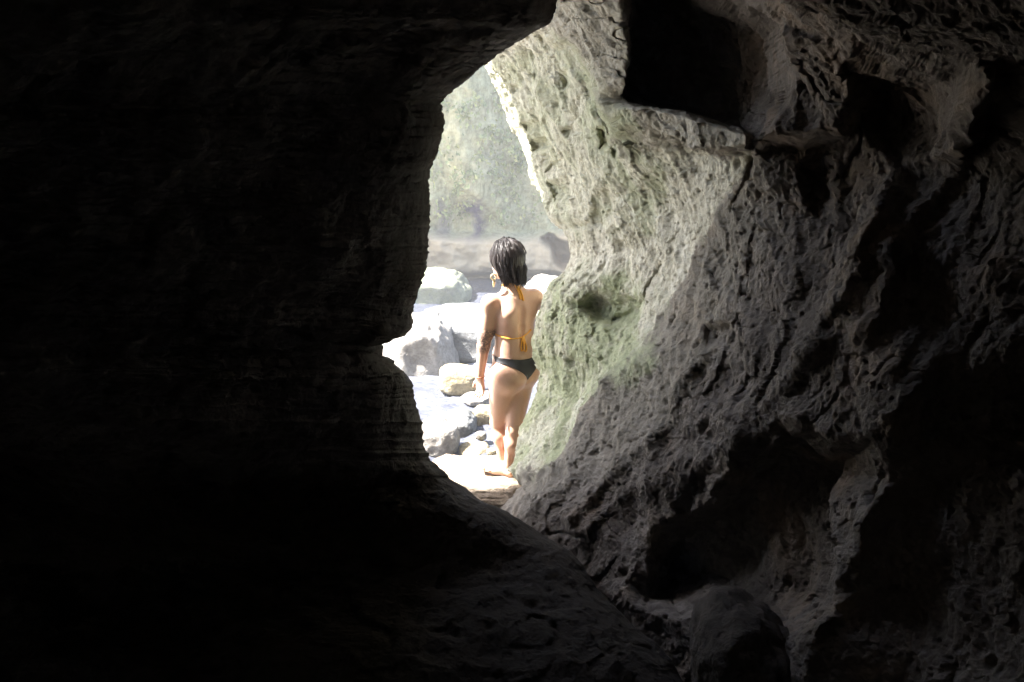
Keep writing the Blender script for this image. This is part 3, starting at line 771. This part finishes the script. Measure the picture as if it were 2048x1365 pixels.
class Body:
    """smooth union of tapered limbs; evaluates a signed distance"""
    def __init__(self):
        self.pr = []

    def limb(self, a, b, ra, rb, k=0.03, flat=None, fdir=None, sub=False):
        self.pr.append((np.array(a), np.array(b), ra, rb, k, flat, fdir, sub)); return self

    def ball(self, c, r, k=0.03, flat=None, fdir=None, sub=False):
        return self.limb(c, np.array(c) + np.array([0, 0, 1e-4]), r, r, k, flat, fdir, sub)

    def __call__(self, p):
        d = np.full(p.shape[:-1], 1.0, np.float32)
        plo, phi_ = p.reshape(-1, 3).min(0), p.reshape(-1, 3).max(0)
        for a, b, ra, rb, k, flat, fdir, sub in self.pr:
            m_ = max(ra, rb) / (flat or 1.0) * 1.0 + 3 * k + 0.03
            lo = np.minimum(a, b) - m_; hi = np.maximum(a, b) + m_
            if (phi_ < lo).any() or (plo > hi).any():
                continue
            sel = ((p > lo) & (p < hi)).all(-1)
            if not sel.any():
                continue
            q = p[sel]
            if flat:
                fd = np.array(fdir) / np.linalg.norm(fdir)
                g = lambda w_: w_ + ((w_ @ fd) * (1 / flat - 1))[..., None] * fd
                q, a2, b2 = g(q), g(a), g(b)
            else:
                a2, b2 = a, b
            ab = b2 - a2; t = np.clip(((q - a2) @ ab) / (ab @ ab), 0, 1)
            e = np.linalg.norm(q - a2 - t[..., None] * ab, axis=-1) - (ra + (rb - ra) * t)
            if flat and flat < 1:
                e = e * (0.5 + 0.5 * flat)
            d0 = d[sel]
            if sub:
                h = np.clip(0.5 - 0.5 * (d0 + e) / k, 0, 1); d[sel] = d0 * (1 - h) - e * h + k * h * (1 - h)
            else:
                h = np.clip(0.5 + 0.5 * (e - d0) / k, 0, 1); d[sel] = e * h + d0 * (1 - h) - k * h * (1 - h) if False else (d0 * h + e * (1 - h) - k * h * (1 - h))
        return d


def surface_net(fn, lo, hi, st):
    lo, hi = np.array(lo), np.array(hi)
    n = np.ceil((hi - lo) / st).astype(int) + 1
    ax = [lo[i] + st * np.arange(n[i]) for i in range(3)]
    D_ = np.empty(n, np.float32)
    for i0 in range(0, n[0], 28):
        for j0 in range(0, n[1], 28):
            for k0 in range(0, n[2], 28):
                g = np.stack(np.meshgrid(ax[0][i0:i0 + 28], ax[1][j0:j0 + 28], ax[2][k0:k0 + 28], indexing='ij'), -1)
                D_[i0:i0 + 28, j0:j0 + 28, k0:k0 + 28] = fn(g)
    ins = D_ < 0
    # cells with a sign change
    c8 = [ins[a:n[0] - 1 + a, b:n[1] - 1 + b, c:n[2] - 1 + c] for a in (0, 1) for b in (0, 1) for c in (0, 1)]
    cnt = sum(x.astype(np.int8) for x in c8)
    act = (cnt > 0) & (cnt < 8)
    idx = np.full(act.shape, -1, np.int64); cells = np.argwhere(act); idx[act] = np.arange(len(cells))
    acc = np.zeros((len(cells), 3)); num = np.zeros(len(cells))
    off = [(a, b, c) for a in (0, 1) for b in (0, 1) for c in (0, 1)]
    for i in range(8):
        for j in range(i + 1, 8):
            o1, o2 = np.array(off[i]), np.array(off[j])
            if np.abs(o1 - o2).sum() != 1:
                continue
            d1 = D_[tuple((cells + o1).T)]; d2_ = D_[tuple((cells + o2).T)]
            cr_ = (d1 < 0) != (d2_ < 0)
            t = np.where(cr_, d1 / (d1 - d2_ + 1e-12), 0)
            acc += np.where(cr_[:, None], o1 + t[:, None] * (o2 - o1), 0); num += cr_
    vtx = lo + st * (cells + acc / num[:, None])
    quads = []
    for axis in range(3):
        o = np.zeros(3, int); o[axis] = 1
        s0 = [slice(None)] * 3; s1 = [slice(None)] * 3
        s0[axis] = slice(0, -1); s1[axis] = slice(1, None)
        chg = ins[tuple(s0)] != ins[tuple(s1)]
        e = np.argwhere(chg); a1, a2 = (axis + 1) % 3, (axis + 2) % 3
        ok = (e[:, a1] > 0) & (e[:, a2] > 0) & (e[:, a1] < n[a1] - 1) & (e[:, a2] < n[a2] - 1); e = e[ok]
        u1 = np.zeros(3, int); u1[a1] = 1; u2 = np.zeros(3, int); u2[a2] = 1
        q = np.stack([idx[tuple((e - u1 - u2).T)], idx[tuple((e - u2).T)], idx[tuple(e.T)], idx[tuple((e - u1).T)]], -1)
        fl_ = ~ins[tuple(e.T)]
        q[fl_] = q[fl_][:, ::-1]
        quads.append(q)
    return vtx, np.concatenate(quads)


def fr(yaw_deg):
    a = math.radians(yaw_deg)
    return np.array([-math.sin(a), math.cos(a), 0]), np.array([math.cos(a), math.sin(a), 0])     # facing, her right


B = Body()
Fc, Rc = fr(28); Fp, Rp = fr(42); Fh, Rh = fr(46)
UP = np.array([0, 0, 1.0])
# torso
chest = J(1029, 618); waist = J(1030, 688); hips = J(1028, 735); ub = J(1030, 592)
B.limb(chest, J(1030, 650), 0.136, 0.130, 0.04, 0.70, Fc)
B.limb(J(1030, 650), waist, 0.130, 0.129, 0.04, 0.74, Fc)
B.limb(waist, hips, 0.135, 0.162, 0.05, 0.78, Fp)
B.limb(J(1007, 607) - Rc * 0.03, J(1053, 602) + Rc * 0.03, 0.066, 0.066, 0.05, 0.8, Fc)     # shoulder girdle
B.limb(J(1026, 588), J(1019, 548), 0.052, 0.047, 0.035)                                      # neck
B.limb(J(1030, 598), J(1022, 578), 0.085, 0.05, 0.05, 0.7, Fc)                               # trapezius
for s in (-1, 1):
    B.ball(J(1029, 640) + Rc * 0.068 * s + Fc * 0.075, 0.062, 0.03)                           # breasts
    B.ball(J(1030, 625) + Rc * 0.070 * s - Fc * 0.045, 0.062, 0.04)                           # shoulder blades
B.ball(J(1028, 712) + Fp * 0.06, 0.105, 0.05)                                                 # belly
bl = J(1030, 752) - Rp * 0.080 - Fp * 0.056; br = J(1030, 746) + Rp * 0.072 - Fp * 0.056
B.ball(bl + Fp * 0.012, 0.096, 0.06); B.ball(br + Fp * 0.010, 0.090, 0.05)
# legs: the left one stands forward, the right one nearer the viewer
hl = hips - Rp * 0.100 - UP * 0.05; hr = hips + Rp * 0.075 - UP * 0.05
kl = J(996, 846, 0.07); al = J(1006, 926, 0.07)
kr = J(1027, 862, -0.02); ar = J(1017, 931, -0.0)
B.limb(hl, kl, 0.101, 0.056, 0.04); B.limb(hr, kr, 0.098, 0.057, 0.03)
B.limb(kl, al, 0.049, 0.031, 0.02); B.ball(kl + (al - kl) * 0.32 - Fp * 0.015, 0.052, 0.04)
B.limb(kr, ar, 0.050, 0.032, 0.02); B.ball(kr + (ar - kr) * 0.34 - Fp * 0.016, 0.054, 0.04)
B.limb(kr - Fp * 0.058 + UP * 0.005 - Rp * 0.008, kr - Fp * 0.058 + UP * 0.005 + Rp * 0.012, 0.006, 0.006, 0.012, sub=True)
Ff, Rf = fr(58)
for a_, sgn_ in ((al, 1), (ar, 1)):
    z0 = 0.075
    heel = np.array([a_[0], a_[1], a_[2]]) - Ff * 0.02; heel[2] = a_[2] - 0.045
    ball_ = heel + Ff * 0.16; ball_[2] = heel[2] - 0.012
    B.ball(heel, 0.033, 0.02); B.limb(heel, ball_, 0.032, 0.026, 0.02); B.limb(a_, ball_ - Ff * 0.03, 0.030, 0.026, 0.02)
    for q_ in range(5):
        off_ = (q_ - 2) * 0.0145; ln = [0.052, 0.046, 0.042, 0.036, 0.028][q_ if False else q_]
        t0 = ball_ - Rf * off_ * 1.0
        B.limb(t0, t0 + Ff * ln - UP * 0.006, 0.0125 if q_ else 0.015, 0.009 if q_ else 0.012, 0.008)
# left arm hanging
sl_ = J(980, 607, -0.06); el_ = J(967, 692, -0.05); wl_ = J(960, 754, -0.03)
B.limb(sl_, el_, 0.050, 0.042, 0.04); B.limb(el_, wl_, 0.042, 0.028, 0.02); B.ball(sl_ + (el_ - sl_) * 0.75 * 1.0, 0.042, 0.03)
B.ball(sl_, 0.052, 0.04)
# left hand: palm facing her thigh, fingers slightly bent
hd = J(961, 776, -0.02) - wl_; hd /= np.linalg.norm(hd)
across = Fp; pn = np.cross(hd, across)
palm0 = wl_ + hd * 0.012; palm1 = wl_ + hd * 0.075
for q_ in range(4):
    o_ = (q_ - 1.5) * 0.0185
    B.limb(palm0 + across * o_ * 0.7, palm1 + across * o_, 0.0145, 0.0125, 0.014)
for q_, ln in enumerate((0.060, 0.074, 0.078, 0.070)):
    o_ = (q_ - 1.5) * 0.020
    p0 = palm1 + across * o_; d0 = hd + across * (q_ - 1.5) * 0.06 - pn * 0.10 * (1 + 0.4 * (q_ == 0)); d0 /= np.linalg.norm(d0)
    p1 = p0 + d0 * ln * 0.45; d1 = d0 - pn * 0.45; d1 /= np.linalg.norm(d1); p2 = p1 + d1 * ln * 0.3
    d2__ = d1 - pn * 0.35; d2__ /= np.linalg.norm(d2__); p3 = p2 + d2__ * ln * 0.25
    B.limb(p0, p1, 0.0105, 0.0095, 0.006); B.limb(p1, p2, 0.0095, 0.0085, 0.004); B.limb(p2, p3, 0.0085, 0.007, 0.004)
tb = palm0 + across * 0.022 + hd * 0.012
t1 = tb + across * 0.026 + hd * 0.026 - pn * 0.008; t2 = t1 + hd * 0.028 + across * 0.006 - pn * 0.008
B.limb(tb, t1, 0.014, 0.0115, 0.012); B.limb(t1, t2, 0.0115, 0.009, 0.005)
# right arm reaching forward to the rock
sr_ = J(1069, 596, 0.05); er_ = J(1104, 640, 0.20); wr_ = J(1124, 640, 0.40)
B.ball(sr_, 0.052, 0.045); B.limb(sr_, er_, 0.046, 0.038, 0.035); B.limb(er_, wr_, 0.038, 0.026, 0.02)
hd2 = np.array([0.6, 0.35, 0.45]); hd2 /= np.linalg.norm(hd2); ac2 = np.cross(hd2, [0.6, -0.6, -0.2]); ac2 /= np.linalg.norm(ac2)
q1 = wr_ + hd2 * 0.07
for q_ in range(4):
    o_ = (q_ - 1.5) * 0.0185
    B.limb(wr_ + hd2 * 0.01 + ac2 * o_ * 0.7, q1 + ac2 * o_, 0.014, 0.012, 0.014)
    ln = (0.06, 0.074, 0.078, 0.07)[q_]
    B.limb(q1 + ac2 * o_ * 1.08, q1 + ac2 * o_ * 1.3 + hd2 * ln, 0.0105, 0.0075, 0.005)
B.limb(wr_ + hd2 * 0.02 + ac2 * 0.022, wr_ + hd2 * 0.055 + ac2 * 0.055, 0.013, 0.009, 0.01)
# head
hc = J(1010, 520)
B.ball(hc + UP * 0.012 - Fh * 0.008, 0.098, 0.03, 0.78, Rh)
B.limb(hc + Fh * 0.035 - UP * 0.01, hc + Fh * 0.058 - UP * 0.095, 0.060, 0.036, 0.03)                # face down to the chin
B.limb(hc - UP * 0.06 - Rh * 0.035, hc + Fh * 0.04 - UP * 0.085, 0.034, 0.03, 0.03)
B.limb(hc + Fh * 0.092 + UP * 0.01, hc + Fh * 0.108 - UP * 0.032, 0.009, 0.015, 0.014)               # nose
B.limb(hc + Fh * 0.092 - UP * 0.058 - Rh * 0.018, hc + Fh * 0.092 - UP * 0.058 + Rh * 0.018, 0.009, 0.009, 0.008)
B.limb(hc + Fh * 0.088 - UP * 0.072 - Rh * 0.014, hc + Fh * 0.088 - UP * 0.072 + Rh * 0.014, 0.009, 0.009, 0.008)
for s in (-1, 1):
    B.ball(hc + Fh * 0.098 + Rh * 0.032 * s + UP * 0.012, 0.016, 0.012, sub=True)
    B.ball(hc + Fh * 0.078 + Rh * 0.032 * s + UP * 0.010, 0.015, 0.006)
    B.limb(hc + Rh * 0.080 * s + UP * 0.02, hc + Rh * 0.074 * s - UP * 0.03, 0.016, 0.009, 0.006, 0.6, Rh)
# creases: spine, gluteal cleft
sp_ = [J(1030, 612) - Fc * 0.098, J(1030, 650) - Fc * 0.094, J(1030, 690) - Fc * 0.096]
B.limb(sp_[0], sp_[1], 0.010, 0.012, 0.03, sub=True); B.limb(sp_[1], sp_[2], 0.012, 0.012, 0.03, sub=True)
cl = J(1030, 736) - Fp * 0.150; cl2 = J(1030, 772) - Fp * 0.125
B.limb(cl, cl2, 0.008, 0.014, 0.018, sub=True)
# fold under each buttock
lo_ = np.array([-0.36, 6.05, -0.06]); hi_ = np.array([0.62, 7.35, 1.78])
bv, bq = surface_net(B, lo_, hi_, 0.0058)
# skin
m, nt, b = new_mat('skin')
tc = N(nt, 'ShaderNodeTexCoord')
c = mix(nt, noise(nt, tc.outputs['Object'], 9, 5), (0.56, 0.35, 0.255), (0.67, 0.44, 0.335))
c = mix(nt, 0.5, c, mix(nt, noise(nt, tc.outputs['Object'], 120, 4), (0.7, 0.62, 0.57), (1, 1, 1)), 'MULTIPLY')
c = mix(nt, 0.6, c, mix(nt, noise(nt, tc.outputs['Object'], 4, 3), (0.82, 0.74, 0.70), (1, 1, 1)), 'MULTIPLY')
bp = N(nt, 'ShaderNodeBump'); bp.inputs['Strength'].default_value = 0.25; bp.inputs['Distance'].default_value = 0.003
nt.links.new(noise(nt, tc.outputs['Object'], 140, 4), bp.inputs['Height']); nt.links.new(bp.outputs[0], b.inputs['Normal'])
tat = math_(nt, 'MULTIPLY', attr(nt, 'tattoo'), ramp(nt, noise(nt, tc.outputs['Object'], 55, 3, 0.6, 1.5), [(0.42, (0,) * 3), (0.5, (0.75,) * 3)]))
c = mix(nt, tat, c, (0.07, 0.06, 0.06))
nt.links.new(c, b.inputs['Base Color']); b.inputs['Roughness'].default_value = 0.42; b.inputs['Specular IOR Level'].default_value = 0.4
b.inputs['Subsurface Weight'].default_value = 0.12; b.inputs['Subsurface Radius'].default_value = (0.02, 0.008, 0.004); b.inputs['Subsurface Scale'].default_value = 0.5
M_SKIN = m
tt = np.clip(((bv - sl_) @ (wl_ - sl_)) / ((wl_ - sl_) @ (wl_ - sl_)), 0, 1)
ar_d = np.linalg.norm(bv - sl_ - tt[:, None] * (wl_ - sl_), axis=1)
tat_v = smooth(-ar_d, -0.075, -0.06) * smooth(tt, 0.3, 0.36) * smooth(-tt, -0.68, -0.6)
foot = np.array([0.0, Y0, bv[:, 2].min()])
root = bpy.data.objects.new('person', None); COL.objects.link(root); root.location = foot
tag(root, 'barefoot woman with wet dark bob in orange and black bikini, standing with her back turned', 'person')


def pmesh(name, v_, f_, mat, parent=root, attrs=None):
    o = link(name, mesh_np(name, v_ - foot, f_, mat, attrs=attrs), parent)
    return o


# settle the ledge under her soles
lv = np.array([(ledge.matrix_basis @ v_.co)[:] for v_ in ledge.data.vertices])
sole = bv[bv[:, 2] < foot[2] + 0.03]
nr_ = (np.abs(lv[:, 0] - sole[:, 0].mean()) < 0.11) & (np.abs(lv[:, 1] - sole[:, 1].mean()) < 0.13) & (lv[:, 2] > ledge.location.z + 0.1)
ledge.location.z += foot[2] + 0.014 - np.percentile(lv[nr_, 2], 80)
bo = pmesh('body', bv, bq, M_SKIN, attrs={'tattoo': tat_v})
sm_ = bo.modifiers.new('smooth', 'SMOOTH'); sm_.factor = 0.5; sm_.iterations = 3
# grid gradient for normals
def grad(p, e=0.004):
    g = np.stack([B(p + e * np.eye(3)[i]) - B(p - e * np.eye(3)[i]) for i in range(3)], -1)
    return g / (np.linalg.norm(g, axis=-1, keepdims=True) + 1e-9)


def clip_shell(f, out, name, mat, thick=0.003):
    """cloth cut from the body surface where f > 0, lifted off the skin"""
    import bmesh
    tri = np.concatenate([bq[:, [0, 1, 2]], bq[:, [0, 2, 3]]])
    keep = (f[tri] > 0).any(1); tri = tri[keep]
    verts = []; faces = []; cache = {}
    nrm = None

    def vid(key, p):
        if key not in cache:
            cache[key] = len(verts); verts.append(p)
        return cache[key]
    for t_ in tri:
        poly = []
        for i in range(3):
            a_, b_ = t_[i], t_[(i + 1) % 3]
            if f[a_] > 0:
                poly.append(vid(int(a_), bv[a_]))
            if (f[a_] > 0) != (f[b_] > 0):
                k_ = (min(a_, b_), max(a_, b_)); s_ = f[k_[0]] / (f[k_[0]] - f[k_[1]])
                poly.append(vid((int(k_[0]), int(k_[1])), bv[k_[0]] + s_ * (bv[k_[1]] - bv[k_[0]])))
        for i in range(1, len(poly) - 1):
            faces.append((poly[0], poly[i], poly[i + 1]))
    V_ = np.array(verts); V_ = V_ + grad(V_) * out
    o = pmesh(name, V_, np.array(faces), mat)
    s2 = o.modifiers.new('smooth', 'SMOOTH'); s2.factor = 0.4; s2.iterations = 3
    so_ = o.modifiers.new('thick', 'SOLIDIFY'); so_.thickness = thick; so_.offset = 1
    return o


M_BLACK = plain_mat('black_swim_fabric', (0.012, 0.012, 0.014), 0.38, 0.5, vscale=400)
M_ORANGE = plain_mat('orange_cord', (0.72, 0.34, 0.04), 0.55, 0.4, vscale=200)
M_GOLD = plain_mat('pale_gold', (0.75, 0.62, 0.35), 0.35, 0.6, 0.6)
axc = J(1030, 735)
rel = bv - axc; fr_, fb = rel @ Rp, rel @ Fp
phi = np.arctan2(fr_, -fb)                         # 0 at the back, negative on her left
topz = J(1027, 713)[2] + 0.03 * smooth(np.abs(phi), 0.2, 1.6) * 0.6
ht = topz - bv[:, 2]
th = 0.034 + 0.108 * np.exp(-(np.abs(phi) / 0.52) ** 1.1) + 0.16 * smooth(np.abs(phi), 2.2, 3.1)
th = np.where((np.abs(fr_) < 0.022) & (fb > -0.05), 0.26, th)
fbk = np.minimum(ht, th - ht)
far = (np.hypot(fr_, fb) > 0.23) | (bv[:, 2] > axc[2] + 0.12) | (bv[:, 2] < axc[2] - 0.22) | (np.linalg.norm(bv - wl_, axis=1) < 0.17) | ((ar_d < 0.07) & (bv[:, 0] < -0.125))
fbk = np.where(far, -1, fbk)
clip_shell(fbk, 0.002, 'bikini_bottom', M_BLACK)
# cups in front (out of sight from here)
fc_ = np.full(len(bv), -1.0)
for s in (-1, 1):
    fc_ = np.maximum(fc_, 0.066 - np.linalg.norm(bv - (J(1029, 640) + Rc * 0.068 * s + Fc * 0.115), axis=1))
top = clip_shell(fc_, 0.002, 'bikini_top', M_ORANGE)


def tube_mesh(paths, r, seg=8):
    V_, Q_ = [], []
    for pa in paths:
        pa = np.array(pa, float); n_ = len(pa)
        tg = np.gradient(pa, axis=0); tg /= np.linalg.norm(tg, axis=1, keepdims=True) + 1e-12
        ref = np.array([0.31, 0.2, 0.93]); base_ = sum(len(x) for x in V_)
        a_ = np.cross(tg, ref); a_ /= np.linalg.norm(a_, axis=1, keepdims=True) + 1e-9; b_ = np.cross(tg, a_)
        rr_ = np.full(n_, r) if np.isscalar(r) else np.interp(np.linspace(0, 1, n_), np.linspace(0, 1, len(r)), r)
        th_ = np.linspace(0, 2 * PI, seg, endpoint=False)
        ring = pa[:, None] + rr_[:, None, None] * (np.cos(th_)[None, :, None] * a_[:, None] + np.sin(th_)[None, :, None] * b_[:, None])
        V_.append(ring.reshape(-1, 3))
        i = np.arange(n_ * seg).reshape(n_, seg)
        q = np.stack([i[:-1], np.roll(i, -1, 1)[:-1], np.roll(i, -1, 1)[1:], i[1:]], -1).reshape(-1, 4) + base_
        Q_.append(q)
    return np.concatenate(V_), np.concatenate(Q_)


def spline(pts, n_=40):
    pts = np.array(pts, float); t = np.linspace(0, len(pts) - 1, n_); out = []
    for x_ in t:
        i = min(int(x_), len(pts) - 2); f_ = x_ - i
        p0, p1, p2, p3 = pts[max(i - 1, 0)], pts[i], pts[i + 1], pts[min(i + 2, len(pts) - 1)]
        out.append(0.5 * (2 * p1 + (p2 - p0) * f_ + (2 * p0 - 5 * p1 + 4 * p2 - p3) * f_ ** 2 + (3 * p1 - p0 - 3 * p2 + p3) * f_ ** 3))
    return np.array(out)


camp = np.array([0, 0, CZ])


def on_skin(uv, lift=0.003):
    out = []
    for u_, v_ in uv:
        tgt = J(u_, v_); d_ = tgt - camp; L = np.linalg.norm(d_); d_ /= L; s_ = L - 0.45; best = None
        for _ in range(120):
            dd = float(B((camp + d_ * s_)[None])[0])
            if dd < lift:
                break
            s_ += min(max(dd * 0.6, 0.0015), 0.02)
            if s_ > L + 0.4:
                s_ = L; break
        out.append(camp + d_ * s_)
    return np.array(out)


def ring_at(center, Fdir, Rdir, tiltz, ang0, ang1, lift=0.002, n_=60):
    out = []
    for a_ in np.linspace(ang0, ang1, n_):
        d_ = -Fdir * math.cos(a_) + Rdir * math.sin(a_); s_ = 0.35
        c_ = center + UP * tiltz(a_)
        for _ in range(200):
            dd = float(B((c_ + d_ * s_)[None])[0])
            if dd < lift or s_ < 0.02:
                break
            s_ -= min(max(dd * 0.6, 0.001), 0.015)
        out.append(c_ + d_ * s_)
    return np.array(out)


bandp = spline(on_skin([(991, 669), (1000, 673), (1013, 677), (1028, 678), (1041, 676), (1047, 673), (1055, 667), (1062, 660)]), 60)
knot = on_skin([(1047, 673)], 0.007)[0]
loopA = spline([knot] + list(on_skin([(1044, 682), (1042, 694), (1044, 702), (1048, 698), (1048, 684)], 0.006)) + [knot], 40)
loopB = spline([knot] + list(on_skin([(1050, 684), (1053, 694), (1052, 703), (1048, 700), (1047, 686)], 0.008)) + [knot], 40)
tv, tq = tube_mesh([bandp, loopA, loopB], 0.005)
pmesh('back_strap', tv, tq, M_ORANGE, parent=top)
n0 = J(1033, 566, -0.075); 
tieA = spline(list(on_skin([(1029, 566), (1034, 577), (1039, 588), (1042, 600)], 0.006)), 30)
tieB = spline(list(on_skin([(1031, 566), (1038, 577), (1044, 590), (1047, 602)], 0.007)), 30)
nk = spline(list(on_skin([(1005, 571), (1013, 568), (1024, 567), (1033, 568), (1040, 567)], 0.004)), 30)
tv, tq = tube_mesh([tieA, tieB, nk], 0.0068)
pmesh('neck_strap', tv, tq, M_ORANGE, parent=top)
wrb = [wl_ + hd * 0.0 + 0.030 * (math.cos(a_) * across + math.sin(a_) * pn) for a_ in np.linspace(0, 2 * PI, 40)]
tv, tq = tube_mesh([np.array(wrb)], 0.004)
pmesh('bracelet', tv, tq, plain_mat('brown_cord', (0.3, 0.12, 0.06), 0.7))

# ---------------- hair: a wet bob, with locks modelled as ridges and loose tips
HB = Body()
HB.ball(hc + UP * 0.022 - Fh * 0.022, 0.121, 0.03, 0.90, Rh)
HB.limb(hc - Fh * 0.03, J(1027, 556, -0.045), 0.104, 0.066, 0.04, 0.95, Rh)
hcut_a, hcut_b = J(1001, 559), J(1049, 567)


def hair_fn(p):
    q = p - hc
    ang = np.arctan2(q @ Rh, -(q @ Fh))
    z = p[..., 2]
    wob = fbm(np.stack([ang * 9, z * 5, ang * 0 + 2], -1), 1.0, 3)
    wob2 = fbm(np.stack([ang * 26 + z * 6, z * 7, ang * 0 + 7], -1), 1.0, 2)
    d = HB(p) - 0.007 * wob - 0.0045 * wob2
    # ragged lower edge
    u_ = 1024 + p[..., 0] * F / (p[..., 1] / cp)
    slope = hcut_a[2] + (hcut_b[2] - hcut_a[2]) * np.clip((p[..., 0] - hcut_a[0]) / (hcut_b[0] - hcut_a[0]), -0.5, 1.5)
    low_ = slope + 0.034 * wob + 0.012 * wob2 - z
    d = np.maximum(d, low_)
    # open around the face
    face = 0.115 - np.linalg.norm((q - Fh * 0.115 + UP * 0.055), axis=-1)
    return np.maximum(d, face)


hv, hq = surface_net(hair_fn, hc - np.array([0.2, 0.2, 0.24]), hc + np.array([0.2, 0.2, 0.2]), 0.0042)
m, nt, b = new_mat('wet_dark_hair')
tc = N(nt, 'ShaderNodeTexCoord'); mp = N(nt, 'ShaderNodeMapping'); mp.inputs['Scale'].default_value = (60, 60, 5)
nt.links.new(tc.outputs['Object'], mp.inputs[0])
c = mix(nt, noise(nt, mp.outputs[0], 3, 4), (0.004, 0.0022, 0.002), (0.015, 0.008, 0.007))
nt.links.new(c, b.inputs['Base Color']); b.inputs['Roughness'].default_value = 0.5; b.inputs['Specular IOR Level'].default_value = 0.4
bp = N(nt, 'ShaderNodeBump'); bp.inputs['Strength'].default_value = 0.5; bp.inputs['Distance'].default_value = 0.004
nt.links.new(noise(nt, mp.outputs[0], 4, 5), bp.inputs['Height']); nt.links.new(bp.outputs[0], b.inputs['Normal'])
M_HAIR = m
ho = pmesh('hair', hv, hq, M_HAIR)
rs = random.Random(3); locks = []
for i in range(260):
    a_ = rs.uniform(-1.9, 2.1); r0 = rs.uniform(0.4, 1.05)
    st_ = hc + (-Fh * math.cos(a_) + Rh * math.sin(a_)) * 0.112 * r0 * 0.95 + UP * rs.uniform(0.0, 0.09)
    en = J(1027, 556, -0.045) + (-Fh * math.cos(a_) + Rh * math.sin(a_)) * 0.074 * rs.uniform(0.8, 1.06) - UP * rs.uniform(0.0, 0.05)
    if (st_ - hc) @ Fh > 0.03:
        continue
    md = (st_ + en) / 2 + (-Fh * math.cos(a_) + Rh * math.sin(a_)) * rs.uniform(0.010, 0.032)
    wv_ = np.array([rs.uniform(-1, 1), rs.uniform(-1, 1), 0]) * 0.014
    en = en + np.array([rs.uniform(-1, 1) * 0.012, 0, -abs(rs.gauss(0, 0.016))])
    locks.append(spline([st_, st_ * 0.62 + en * 0.38 + (md - (st_ + en) / 2) + wv_ * 0.5, st_ * 0.25 + en * 0.75 + (md - (st_ + en) / 2) * 0.8 - wv_ * 0.4, en + wv_ * 0.6], 18))
for i in range(90):     # wet strands pushed back over the crown, and flyaways
    a_ = rs.uniform(0, 2 * PI); r_ = rs.uniform(0.01, 0.10)
    d_ = np.array([math.cos(a_), math.sin(a_), 0]); n0_ = hc + UP * 0.022 - Fh * 0.022
    pts_ = []
    for k in range(4):
        v_ = d_ * (r_ + k * 0.018) + UP * math.sqrt(max(0.0004, 0.122 ** 2 - (r_ + k * 0.018) ** 2)) - Fh * 0.012 * k
        v_ = v_ / np.linalg.norm(v_) * (0.119 + rs.uniform(0.0, 0.012 if i % 5 else 0.022)); pts_.append(n0_ + v_)
    if (pts_[-1] - hc) @ Fh < 0.05:
        locks.append(spline(pts_, 14))
tv, tq = tube_mesh(locks, [0.0022, 0.0028, 0.0009], 5)
pmesh('loose_lock', tv, tq, M_HAIR, parent=ho)
for s in (-1, 1):      # hoop with a drop
    e0 = hc + Rh * 0.085 * s - UP * 0.045 + Fh * 0.012
    if s < 0:
        e0 = J(987, 549, -0.06)
    hoop = [e0 + np.array([0.017 * math.sin(a_), 0.004 * math.sin(a_), -0.018 + 0.018 * math.cos(a_)]) for a_ in np.linspace(0, 2 * PI, 28)]
    drop = [e0 + np.array([0, 0, -0.036]), e0 + np.array([0.002, 0, -0.056]), e0 + np.array([0, 0, -0.086])]
    tv, tq = tube_mesh([np.array(hoop)], 0.0042)
    eo = pmesh('earring', tv, tq, M_GOLD)
    tv, tq = tube_mesh([spline(drop, 12)], [0.003, 0.010, 0.008, 0.002])
    pmesh('drop', tv, tq, M_GOLD, parent=eo)
